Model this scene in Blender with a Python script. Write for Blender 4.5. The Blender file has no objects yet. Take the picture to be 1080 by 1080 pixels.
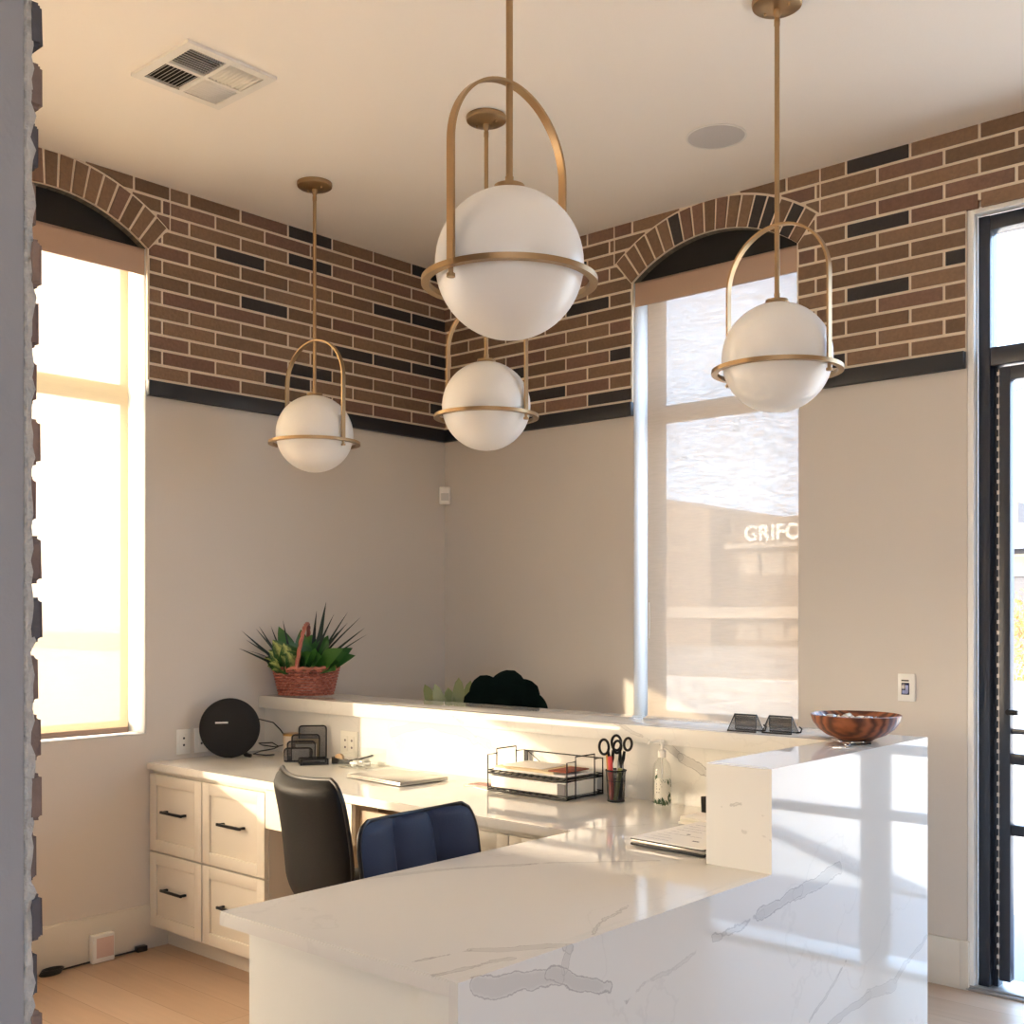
import bpy, bmesh, math, random
from mathutils import Vector, Matrix, Euler
random.seed(7)
SC = bpy.context.scene
COL = SC.collection
PI = math.pi
V = Vector

# ------------------------------------------------------------------ view
CAM = V((4.6865, -4.6689, 1.52)); YAW = 0.7282; FPX = 1197.87; HOR = 647.96
FWD = V((-math.sin(YAW), math.cos(YAW), 0)); RGT = V((math.cos(YAW), math.sin(YAW), 0))
cam = bpy.data.cameras.new('camera'); camo = bpy.data.objects.new('camera', cam); COL.objects.link(camo)
camo.location = CAM; camo.rotation_euler = (PI / 2, 0, YAW)
cam.sensor_width = 36; cam.lens = FPX * 36 / 1080; cam.shift_y = (HOR - 540) / 1080
cam.clip_start = 0.02; cam.clip_end = 500
SC.camera = camo

# ------------------------------------------------------------------ main sizes (metres)
ZC = 3.488        # ceiling
ZB0, ZB1 = 2.517, 2.586   # black ledge under the brick
T = 0.846         # worktop
B = 1.119         # raised bar and ledge
DY = -1.912       # front edge of the desk
BS = -1.268       # backsplash face
LY0, LY1 = -1.302, -0.955   # ledge
IX0, IX1, IY0 = 2.475, 3.232, -3.186
BX0, BY0 = 3.035, -2.028

# ------------------------------------------------------------------ mesh helper
def basis(d):
    d = V(d).normalized()
    a = V((0, 0, 1)) if abs(d.z) < .9 else V((1, 0, 0))
    u = d.cross(a).normalized(); w = d.cross(u).normalized()
    return u, w, d

class MB:
    def __init__(s): s.bm = bmesh.new()
    def face(s, pts, mi=0, smooth=False):
        vs = [s.bm.verts.new(p) for p in pts]
        f = s.bm.faces.new(vs); f.material_index = mi; f.smooth = smooth; return f
    def merge(s, b2, mi=0, smooth=False):
        m = {}
        for v in b2.verts: m[v] = s.bm.verts.new(v.co)
        for f in b2.faces:
            try: g = s.bm.faces.new([m[v] for v in f.verts])
            except ValueError: continue
            g.material_index = mi; g.smooth = smooth
        b2.free()
    def box(s, a, b, bev=0, mi=0, mat=None, seg=2, smooth=False):
        a, b = V(a), V(b)
        lo = V([min(a[i], b[i]) for i in range(3)]); hi = V([max(a[i], b[i]) for i in range(3)])
        t = bmesh.new(); bmesh.ops.create_cube(t, size=1)
        for v in t.verts: v.co = V([lo[i] + (v.co[i] + .5) * (hi[i] - lo[i]) for i in range(3)])
        if bev: bmesh.ops.bevel(t, geom=t.edges[:], offset=bev, segments=seg, profile=.5, affect='EDGES')
        if mat is not None: t.transform(mat)
        s.merge(t, mi, smooth)
    def cyl(s, p0, p1, r, seg=20, r2=None, mi=0, cap=True):
        p0, p1 = V(p0), V(p1); u, w, d = basis(p1 - p0); r2 = r if r2 is None else r2
        A = [s.bm.verts.new(p0 + (u * math.cos(2 * PI * i / seg) + w * math.sin(2 * PI * i / seg)) * r) for i in range(seg)]
        C = [s.bm.verts.new(p1 + (u * math.cos(2 * PI * i / seg) + w * math.sin(2 * PI * i / seg)) * r2) for i in range(seg)]
        for i in range(seg):
            f = s.bm.faces.new((A[i], C[i], C[(i + 1) % seg], A[(i + 1) % seg])); f.smooth = True; f.material_index = mi
        if cap:
            for L in (A[::-1], C):
                f = s.bm.faces.new(L); f.material_index = mi
    def tube(s, pts, r, seg=8, closed=False, mi=0):
        pts = [V(p) for p in pts]; n = len(pts)
        def tan(i):
            if closed: return (pts[(i + 1) % n] - pts[i - 1]).normalized()
            return (pts[min(i + 1, n - 1)] - pts[max(i - 1, 0)]).normalized()
        u, w, d = basis(tan(0)); rings = []
        for i in range(n):
            t = tan(i); u = (u - t * u.dot(t)).normalized(); w = t.cross(u)
            rr = r[i] if isinstance(r, (list, tuple)) else r
            rings.append([s.bm.verts.new(pts[i] + (u * math.cos(2 * PI * k / seg) + w * math.sin(2 * PI * k / seg)) * rr) for k in range(seg)])
        for i in range(n if closed else n - 1):
            a, b = rings[i], rings[(i + 1) % n]
            for k in range(seg):
                f = s.bm.faces.new((a[k], a[(k + 1) % seg], b[(k + 1) % seg], b[k])); f.smooth = True; f.material_index = mi
        if not closed:
            for L in (rings[0][::-1], rings[-1]):
                f = s.bm.faces.new(L); f.material_index = mi
    def sweep(s, pts, sect, nrm, closed=False, mi=0, smooth=True):
        """section (a along the constant normal, b along the in-plane outward direction)"""
        pts = [V(p) for p in pts]; n = len(pts); nrm = V(nrm).normalized(); rings = []
        for i in range(n):
            t = (pts[(i + 1) % n] - pts[i - 1]) if closed else (pts[min(i + 1, n - 1)] - pts[max(i - 1, 0)])
            o = t.normalized().cross(nrm).normalized()
            rings.append([s.bm.verts.new(pts[i] + nrm * a + o * b) for a, b in sect])
        m = len(sect)
        for i in range(n if closed else n - 1):
            a, b = rings[i], rings[(i + 1) % n]
            for k in range(m):
                f = s.bm.faces.new((a[k], a[(k + 1) % m], b[(k + 1) % m], b[k])); f.smooth = smooth; f.material_index = mi
        if not closed:
            s.bm.faces.new(rings[0][::-1]).material_index = mi; s.bm.faces.new(rings[-1]).material_index = mi
    def lathe(s, prof, c=(0, 0, 0), seg=48, mi=0, sx=1, sy=1, rot=0):
        c = V(c); rings = []
        for r, z in prof:
            if r < 1e-6: rings.append([s.bm.verts.new(c + V((0, 0, z)))])
            else: rings.append([s.bm.verts.new(c + V((r * sx * math.cos(2 * PI * k / seg + rot), r * sy * math.sin(2 * PI * k / seg + rot), z))) for k in range(seg)])
        for a, b in zip(rings, rings[1:]):
            for k in range(seg):
                k2 = (k + 1) % seg
                q = [a[k % len(a)], a[k2 % len(a)], b[k2 % len(b)], b[k % len(b)]]
                q2 = []
                for v in q:
                    if v not in q2: q2.append(v)
                if len(q2) > 2:
                    f = s.bm.faces.new(q2); f.smooth = True; f.material_index = mi
    def prism(s, poly, ax, a, b, mi=0):
        """2D polygon (in the other two axes, in order) pushed from a to b along axis ax"""
        o = [i for i in range(3) if i != ax]
        def P(p, h):
            q = [0, 0, 0]; q[o[0]] = p[0]; q[o[1]] = p[1]; q[ax] = h; return q
        A = [s.bm.verts.new(P(p, a)) for p in poly]; C = [s.bm.verts.new(P(p, b)) for p in poly]
        n = len(poly)
        for L in (A[::-1], C): s.bm.faces.new(L).material_index = mi
        for i in range(n): s.bm.faces.new((A[i], A[(i + 1) % n], C[(i + 1) % n], C[i])).material_index = mi
    def sphere(s, c, r, seg=32, mi=0, sc=(1, 1, 1)):
        t = bmesh.new(); bmesh.ops.create_uvsphere(t, u_segments=seg, v_segments=seg // 2, radius=r)
        for v in t.verts: v.co = V((v.co.x * sc[0], v.co.y * sc[1], v.co.z * sc[2])) + V(c)
        s.merge(t, mi, True)
    def xf(s, m): s.bm.transform(m); return s

def build(name, mb, mats, parent=None, loc=None, sharp=35, **tags):
    bmesh.ops.recalc_face_normals(mb.bm, faces=mb.bm.faces[:])
    me = bpy.data.meshes.new(name); mb.bm.to_mesh(me); mb.bm.free()
    for m in (mats if isinstance(mats, (list, tuple)) else [mats]): me.materials.append(m)
    if sharp:
        me.set_sharp_from_angle(angle=math.radians(sharp))
    o = bpy.data.objects.new(name, me); COL.objects.link(o)
    if parent is not None: o.parent = parent
    if loc is not None: o.location = loc
    for k, v in tags.items(): o[k] = v
    return o

def thing(name, label, cat, loc=(0, 0, 0), rz=0, group=None):
    o = bpy.data.objects.new(name, None); COL.objects.link(o)
    o.empty_display_size = .05
    o.location = loc; o.rotation_euler = (0, 0, rz); o['label'] = label; o['category'] = cat
    if group: o['group'] = group
    return o
def tag(o, label, cat, group=None):
    o['label'] = label; o['category'] = cat
    if group: o['group'] = group
    return o
def struct(name, mb, mats, parent=None, label=None, cat=None, **k):
    o = build(name, mb, mats, parent, **k)
    if parent is None: o['kind'] = 'structure'
    if label: o['label'] = label; o['category'] = cat
    return o
def copy_tree(o, parent=None):
    c = o.copy(); COL.objects.link(c); c.parent = parent
    for ch in [x for x in bpy.data.objects if x.parent == o]: copy_tree(ch, c)
    return c

def outline_mesh(name, loops, depth):
    """solid plate from 2D loops (first outer, others holes); returns bmesh with the plate in xy, z 0..depth"""
    cu = bpy.data.curves.new(name, 'CURVE'); cu.dimensions = '2D'; cu.fill_mode = 'BOTH'; cu.extrude = depth / 2
    for L in loops:
        sp = cu.splines.new('POLY'); sp.points.add(len(L) - 1); sp.use_cyclic_u = True
        for p, q in zip(sp.points, L): p.co = (q[0], q[1], 0, 1)
    o = bpy.data.objects.new(name, cu); COL.objects.link(o)
    dg = bpy.context.evaluated_depsgraph_get(); dg.update()
    me = bpy.data.meshes.new_from_object(o.evaluated_get(dg))
    bm = bmesh.new(); bm.from_mesh(me); bmesh.ops.remove_doubles(bm, verts=bm.verts[:], dist=1e-5)
    for v in bm.verts: v.co.z += depth / 2
    bpy.data.objects.remove(o); bpy.data.curves.remove(cu); bpy.data.meshes.remove(me)
    return bm

# ------------------------------------------------------------------ materials
def srgb(r, g, b):
    f = lambda c: (c / 255 / 12.92) if c / 255 <= .04045 else ((c / 255 + .055) / 1.055) ** 2.4
    return (f(r), f(g), f(b), 1)
def mat(name, col, rough=.5, metal=0, spec=.5, coat=0, bump=0, bscale=60, var=0, vscale=8, trans=0, sss=0):
    m = bpy.data.materials.new(name); m.use_nodes = True; nt = m.node_tree; p = nt.nodes['Principled BSDF']
    p.inputs['Base Color'].default_value = col; p.inputs['Roughness'].default_value = rough
    p.inputs['Metallic'].default_value = metal; p.inputs['Specular IOR Level'].default_value = spec
    p.inputs['Coat Weight'].default_value = coat; p.inputs['Coat Roughness'].default_value = .05
    p.inputs['Transmission Weight'].default_value = trans
    if sss:
        p.inputs['Subsurface Weight'].default_value = sss; p.inputs['Subsurface Radius'].default_value = (.05, .05, .05)
    g = nt.nodes.new('ShaderNodeNewGeometry')
    if var:
        n = nt.nodes.new('ShaderNodeTexNoise'); n.inputs['Scale'].default_value = vscale; n.inputs['Detail'].default_value = 4
        nt.links.new(g.outputs['Position'], n.inputs['Vector'])
        hs = nt.nodes.new('ShaderNodeHueSaturation'); hs.inputs['Color'].default_value = col
        mr = nt.nodes.new('ShaderNodeMapRange'); mr.inputs[3].default_value = 1 - var; mr.inputs[4].default_value = 1 + var
        nt.links.new(n.outputs[0], mr.inputs[0]); nt.links.new(mr.outputs[0], hs.inputs['Value']); nt.links.new(hs.outputs[0], p.inputs['Base Color'])
    if bump:
        n = nt.nodes.new('ShaderNodeTexNoise'); n.inputs['Scale'].default_value = bscale; n.inputs['Detail'].default_value = 3
        nt.links.new(g.outputs['Position'], n.inputs['Vector'])
        b = nt.nodes.new('ShaderNodeBump'); b.inputs['Strength'].default_value = bump; b.inputs['Distance'].default_value = .01
        nt.links.new(n.outputs[0], b.inputs['Height']); nt.links.new(b.outputs[0], p.inputs['Normal'])
    return m

class NT:
    """small node helper"""
    def __init__(s, name):
        s.m = bpy.data.materials.new(name); s.m.use_nodes = True; s.nt = s.m.node_tree; s.nt.nodes.clear()
    def n(s, typ, **k):
        o = s.nt.nodes.new(typ)
        for a, b in k.items(): setattr(o, a, b)
        return o
    def l(s, a, b): s.nt.links.new(a, b)
    def math(s, op, a, b=None, clamp=False):
        o = s.n('ShaderNodeMath', operation=op, use_clamp=clamp)
        for i, x in enumerate((a, b)):
            if x is None: continue
            if isinstance(x, (int, float)): o.inputs[i].default_value = x
            else: s.l(x, o.inputs[i])
        return o.outputs[0]
    def vm(s, op, a, b=None, scale=None):
        o = s.n('ShaderNodeVectorMath', operation=op)
        for i, x in enumerate((a, b)):
            if x is None: continue
            if isinstance(x, (tuple, list, Vector)): o.inputs[i].default_value = tuple(x)
            else: s.l(x, o.inputs[i])
        if scale is not None:
            if isinstance(scale, (int, float)): o.inputs['Scale'].default_value = scale
            else: s.l(scale, o.inputs['Scale'])
        return o
    def out(s, sh):
        o = s.n('ShaderNodeOutputMaterial'); s.l(sh, o.inputs[0]); return s.m

def quartz():
    k = NT('quartz'); pos = k.n('ShaderNodeNewGeometry').outputs['Position']
    nz = k.n('ShaderNodeTexNoise'); nz.inputs['Scale'].default_value = 4.2; nz.inputs['Detail'].default_value = 7; nz.inputs['Roughness'].default_value = .62
    k.l(pos, nz.inputs['Vector'])
    d = k.vm('SUBTRACT', nz.outputs['Color'], (.5, .5, .5))
    d = k.vm('SCALE', d.outputs[0], scale=.085)
    p = k.vm('ADD', pos, d.outputs[0]).outputs[0]
    X = IX1
    segs = [  # a, b, half width, strength
        ((X, -2.31, .742), (X, -2.08, .748), .010, .4), ((X, -2.10, .748), (X, -1.88, .772), .016, .55), ((X, -1.90, .766), (X, -1.64, .79), .018, .45),
        ((X, -3.14, .835), (X, -2.90, .79), .020, .5), ((X, -2.92, .80), (X, -2.72, .725), .016, .55), ((X, -2.87, .85), (X, -2.88, .80), .012, .4), ((X, -2.72, .725), (X, -2.66, .68), .005, .4),
        ((X, -1.60, .52), (X, -1.82, .41), .005, .4), ((X, -1.02, .47), (X, -1.25, .40), .008, .3), ((X, -1.25, .39), (X, -1.46, .395), .016, .3),
        ((X, -1.44, .395), (X, -1.70, .365), .012, .4), ((X, -2.66, .68), (X, -2.32, .742), .004, .2),
        ((2.48, -2.76, T), (2.55, -2.56, T), .012, .4), ((2.55, -2.56, T), (2.68, -2.34, T), .010, .45), ((2.68, -2.34, T), (2.85, -2.15, T), .006, .4), ((2.85, -2.15, T), (3.03, -1.95, T), .006, .4),
        ((2.40, -2.0, T), (2.62, -1.60, T), .005, .35), ((2.62, -1.60, T), (2.95, -1.45, T), .005, .3),
        ((3.22, -2.77, T), (3.13, -2.52, T), .004, .4), ((3.06, -3.2, T), (3.10, -3.02, T), .006, .5), ((3.10, -3.02, T), (3.24, -2.86, T), .012, .4), ((3.16, -3.19, T), (3.2, -3.0, T), .008, .4),
        ((2.33, BS, 1.075), (2.45, BS, 1.01), .014, .6), ((2.45, BS, 1.01), (2.60, BS, .965), .017, .6), ((2.52, BS, 1.0), (2.60, BS, 1.06), .004, .5), ((2.60, BS, 1.06), (2.76, BS, 1.07), .004, .4),
        ((.93, BS, 1.0), (1.20, BS, 1.055), .018, .25), ((1.20, BS, 1.055), (1.52, BS, .99), .020, .25), ((1.52, BS, .99), (1.7, BS, .90), .01, .25),
        ((1.30, LY0, 1.10), (1.42, LY0, 1.06), .01, .25), ((2.18, LY0, 1.115), (2.36, LY0, 1.06), .006, .35),
        ((3.08, BY0, 1.0), (3.14, BY0, 1.02), .003, .35), ((3.14, BY0, 1.02), (3.2, BY0, .99), .003, .3), ((3.14, BY0, .95), (3.22, BY0, .93), .003, .25),
    ]
    acc = None
    for a, b, w, st in segs:
        a, b = V(a), V(b); ba = b - a
        pa = k.vm('SUBTRACT', p, tuple(a)).outputs[0]
        h = k.math('DIVIDE', k.vm('DOT_PRODUCT', pa, tuple(ba)).outputs['Value'], ba.dot(ba), True)
        q = k.vm('SCALE', tuple(ba), scale=h).outputs[0]
        L = k.vm('LENGTH', k.vm('SUBTRACT', pa, q).outputs[0]).outputs['Value']
        mr = k.n('ShaderNodeMapRange', interpolation_type='SMOOTHSTEP')
        k.l(L, mr.inputs[0]); mr.inputs[1].default_value = w * .6; mr.inputs[2].default_value = w * 1.05
        mr.inputs[3].default_value = st; mr.inputs[4].default_value = 0
        # a darker rim on both sides of each vein
        rim = k.n('ShaderNodeMapRange', interpolation_type='SMOOTHSTEP')
        dd = k.math('ABSOLUTE', k.math('SUBTRACT', L, w * .95))
        k.l(dd, rim.inputs[0]); rim.inputs[1].default_value = 0; rim.inputs[2].default_value = .0026
        rim.inputs[3].default_value = st * 1.0; rim.inputs[4].default_value = 0
        v = k.math('MAXIMUM', k.math('MULTIPLY', mr.outputs[0], .42), rim.outputs[0])
        acc = v if acc is None else k.math('MAXIMUM', acc, v)
    # faint general veining
    n2 = k.n('ShaderNodeTexNoise'); n2.inputs['Scale'].default_value = 1.6; n2.inputs['Detail'].default_value = 6; k.l(p, n2.inputs['Vector'])
    r = k.math('ABSOLUTE', k.math('SUBTRACT', n2.outputs[0], .5))
    mr = k.n('ShaderNodeMapRange', interpolation_type='SMOOTHSTEP'); k.l(r, mr.inputs[0])
    mr.inputs[1].default_value = 0; mr.inputs[2].default_value = .006; mr.inputs[3].default_value = .07; mr.inputs[4].default_value = 0
    acc = k.math('MAXIMUM', acc, mr.outputs[0])
    mx = k.n('ShaderNodeMixRGB'); k.l(acc, mx.inputs[0]); mx.inputs[1].default_value = srgb(224, 222, 216); mx.inputs[2].default_value = srgb(112, 108, 106)
    pb = k.n('ShaderNodeBsdfPrincipled'); k.l(mx.outputs[0], pb.inputs['Base Color'])
    pb.inputs['Roughness'].default_value = .045; pb.inputs['Specular IOR Level'].default_value = .5
    return k.out(pb.outputs[0])

def brick_mat(name, c1, c2, rough=.85):
    k = NT(name); g = k.n('ShaderNodeNewGeometry')
    ra = k.n('ShaderNodeMixRGB'); ra.inputs[1].default_value = c1; ra.inputs[2].default_value = c2; k.l(g.outputs['Random Per Island'], ra.inputs[0])
    n = k.n('ShaderNodeTexNoise'); n.inputs['Scale'].default_value = 70; n.inputs['Detail'].default_value = 5; k.l(g.outputs['Position'], n.inputs['Vector'])
    hs = k.n('ShaderNodeHueSaturation'); mr = k.n('ShaderNodeMapRange'); mr.inputs[3].default_value = .72; mr.inputs[4].default_value = 1.28
    k.l(n.outputs[0], mr.inputs[0]); k.l(mr.outputs[0], hs.inputs['Value']); k.l(ra.outputs[0], hs.inputs['Color'])
    pb = k.n('ShaderNodeBsdfPrincipled'); pb.inputs['Roughness'].default_value = rough; k.l(hs.outputs[0], pb.inputs['Base Color'])
    b = k.n('ShaderNodeBump'); b.inputs['Strength'].default_value = .5; b.inputs['Distance'].default_value = .006; k.l(n.outputs[0], b.inputs['Height']); k.l(b.outputs[0], pb.inputs['Normal'])
    return k.out(pb.outputs[0])

def wood_floor():
    k = NT('oak_planks'); g = k.n('ShaderNodeNewGeometry').outputs['Position']
    br = k.n('ShaderNodeTexBrick'); k.l(g, br.inputs['Vector'])
    br.inputs['Scale'].default_value = 1; br.inputs['Brick Width'].default_value = 1.7; br.inputs['Row Height'].default_value = .19
    br.inputs['Mortar Size'].default_value = .0018; br.inputs['Bias'].default_value = 0; br.offset = .37
    br.inputs['Color1'].default_value = srgb(190, 164, 140); br.inputs['Color2'].default_value = srgb(180, 152, 127); br.inputs['Mortar'].default_value = srgb(158, 132, 110)
    sx = k.vm('MULTIPLY', g, (1.2, 14, 1)).outputs[0]
    n = k.n('ShaderNodeTexNoise'); n.inputs['Scale'].default_value = 2.2; n.inputs['Detail'].default_value = 6; k.l(sx, n.inputs['Vector'])
    hs = k.n('ShaderNodeHueSaturation'); mr = k.n('ShaderNodeMapRange'); mr.inputs[3].default_value = .88; mr.inputs[4].default_value = 1.12
    k.l(n.outputs[0], mr.inputs[0]); k.l(mr.outputs[0], hs.inputs['Value']); k.l(br.outputs[0], hs.inputs['Color'])
    pb = k.n('ShaderNodeBsdfPrincipled'); pb.inputs['Roughness'].default_value = .38; k.l(hs.outputs[0], pb.inputs['Base Color'])
    return k.out(pb.outputs[0])

def shade_mat(name, col, open_, tl=.55, lo=.1):
    """woven solar shade: part open weave, part cloth that lets light through"""
    k = NT(name); g = k.n('ShaderNodeNewGeometry').outputs['Position']
    sv = k.vm('MULTIPLY', g, (18, 18, 190)).outputs[0]
    n = k.n('ShaderNodeTexNoise'); n.inputs['Scale'].default_value = 1; n.inputs['Detail'].default_value = 2; k.l(sv, n.inputs['Vector'])
    mr = k.n('ShaderNodeMapRange'); k.l(n.outputs[0], mr.inputs[0]); mr.inputs[1].default_value = .3; mr.inputs[2].default_value = .7
    mr.inputs[3].default_value = open_ * lo; mr.inputs[4].default_value = open_ * (2 - lo)
    di = k.n('ShaderNodeBsdfDiffuse'); di.inputs[0].default_value = col
    tr = k.n('ShaderNodeBsdfTranslucent'); tr.inputs[0].default_value = col
    mx = k.n('ShaderNodeMixShader'); mx.inputs[0].default_value = tl; k.l(di.outputs[0], mx.inputs[1]); k.l(tr.outputs[0], mx.inputs[2])
    tp = k.n('ShaderNodeBsdfTransparent')
    lw = k.n('ShaderNodeLayerWeight'); lw.inputs[0].default_value = .5      # a weave closes up for light at a slant
    cut = k.n('ShaderNodeMapRange', interpolation_type='SMOOTHSTEP'); k.l(lw.outputs['Facing'], cut.inputs[0]); cut.inputs[1].default_value = .30; cut.inputs[2].default_value = .56; cut.inputs[3].default_value = 1; cut.inputs[4].default_value = 0
    m2 = k.n('ShaderNodeMixShader'); k.l(k.math('MULTIPLY', mr.outputs[0], cut.outputs[0]), m2.inputs[0]); k.l(mx.outputs[0], m2.inputs[1]); k.l(tp.outputs[0], m2.inputs[2])
    return k.out(m2.outputs[0])

def glass_mat(name='window_glass', tint=(1, 1, 1, 1)):
    k = NT(name); tp = k.n('ShaderNodeBsdfTransparent'); tp.inputs[0].default_value = tint
    gl = k.n('ShaderNodeBsdfGlossy'); gl.inputs['Roughness'].default_value = .02
    fr = k.n('ShaderNodeLayerWeight'); fr.inputs[0].default_value = .5
    m = k.n('ShaderNodeMixShader'); k.l(k.math('ADD', k.math('MULTIPLY', k.math('POWER', fr.outputs['Facing'], 5), .7), .03), m.inputs[0]); k.l(tp.outputs[0], m.inputs[1]); k.l(gl.outputs[0], m.inputs[2])
    return k.out(m.outputs[0])

def mesh_metal(name, pitch, open_=.62):
    """black wire mesh: a fine square net with open holes"""
    k = NT(name); g = k.n('ShaderNodeTexCoord').outputs['Object']
    sp = k.n('ShaderNodeSeparateXYZ'); k.l(g, sp.inputs[0])
    def line(a):
        f = k.math('FRACT', k.math('DIVIDE', a, pitch)); return k.math('LESS_THAN', f, open_)
    h = k.math('ADD', sp.outputs[0], sp.outputs[1])
    hole = k.math('MULTIPLY', line(h), line(sp.outputs[2]))
    pb = k.n('ShaderNodeBsdfPrincipled'); pb.inputs['Base Color'].default_value = (.012, .012, .013, 1); pb.inputs['Roughness'].default_value = .4
    tp = k.n('ShaderNodeBsdfTransparent')
    m = k.n('ShaderNodeMixShader'); k.l(hole, m.inputs[0]); k.l(pb.outputs[0], m.inputs[1]); k.l(tp.outputs[0], m.inputs[2])
    return k.out(m.outputs[0])

def wood_bowl():
    k = NT('turned_wood'); g = k.n('ShaderNodeTexCoord').outputs['Object']
    sx = k.vm('MULTIPLY', g, (7, 16, 10)).outputs[0]
    w = k.n('ShaderNodeTexWave', wave_type='BANDS', bands_direction='DIAGONAL'); w.inputs['Scale'].default_value = 1.6; w.inputs['Distortion'].default_value = 4.5; w.inputs['Detail'].default_value = 3
    k.l(sx, w.inputs['Vector'])
    cr = k.n('ShaderNodeValToRGB'); cr.color_ramp.elements[0].color = srgb(84, 42, 26); cr.color_ramp.elements[1].color = srgb(158, 92, 56)
    k.l(w.outputs[0], cr.inputs[0])
    pb = k.n('ShaderNodeBsdfPrincipled'); pb.inputs['Roughness'].default_value = .35; pb.inputs['Coat Weight'].default_value = .25; k.l(cr.outputs[0], pb.inputs['Base Color'])
    return k.out(pb.outputs[0])

def wicker():
    k = NT('wicker'); g = k.n('ShaderNodeNewGeometry')
    n = k.n('ShaderNodeTexNoise'); n.inputs['Scale'].default_value = 90; k.l(g.outputs['Position'], n.inputs['Vector'])
    ad = k.math('ADD', k.math('MULTIPLY', g.outputs['Random Per Island'], .6), k.math('MULTIPLY', n.outputs[0], .4))
    cr = k.n('ShaderNodeValToRGB'); cr.color_ramp.elements[0].color = srgb(130, 62, 50); cr.color_ramp.elements[1].color = srgb(206, 134, 114)
    k.l(ad, cr.inputs[0])
    pb = k.n('ShaderNodeBsdfPrincipled'); pb.inputs['Roughness'].default_value = .5; k.l(cr.outputs[0], pb.inputs['Base Color'])
    return k.out(pb.outputs[0])

def leaf_mat(name, c1, c2, stripe=None, rough=.35):
    k = NT(name); g = k.n('ShaderNodeNewGeometry'); uv = k.n('ShaderNodeUVMap')
    mx = k.n('ShaderNodeMixRGB'); mx.inputs[1].default_value = c1; mx.inputs[2].default_value = c2; k.l(g.outputs['Random Per Island'], mx.inputs[0])
    col = mx.outputs[0]
    if stripe:
        sp = k.n('ShaderNodeSeparateXYZ'); k.l(uv.outputs[0], sp.inputs[0])
        n = k.n('ShaderNodeTexNoise'); n.inputs['Scale'].default_value = 9; k.l(uv.outputs[0], n.inputs['Vector'])
        d = k.math('ADD', k.math('ABSOLUTE', k.math('SUBTRACT', sp.outputs[0], .5)), k.math('MULTIPLY', k.math('SUBTRACT', n.outputs[0], .5), .5))
        mr = k.n('ShaderNodeMapRange'); k.l(d, mr.inputs[0]); mr.inputs[1].default_value = .05; mr.inputs[2].default_value = .3; mr.inputs[3].default_value = 1; mr.inputs[4].default_value = 0
        m2 = k.n('ShaderNodeMixRGB'); k.l(mr.outputs[0], m2.inputs[0]); k.l(col, m2.inputs[1]); m2.inputs[2].default_value = stripe; col = m2.outputs[0]
    pb = k.n('ShaderNodeBsdfPrincipled'); pb.inputs['Roughness'].default_value = rough; pb.inputs['Specular IOR Level'].default_value = .5 if rough < .6 else .1; k.l(col, pb.inputs['Base Color'])
    tr = k.n('ShaderNodeBsdfTranslucent'); k.l(col, tr.inputs[0])
    m = k.n('ShaderNodeMixShader'); m.inputs[0].default_value = .15; k.l(pb.outputs[0], m.inputs[1]); k.l(tr.outputs[0], m.inputs[2])
    return k.out(m.outputs[0])

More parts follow.
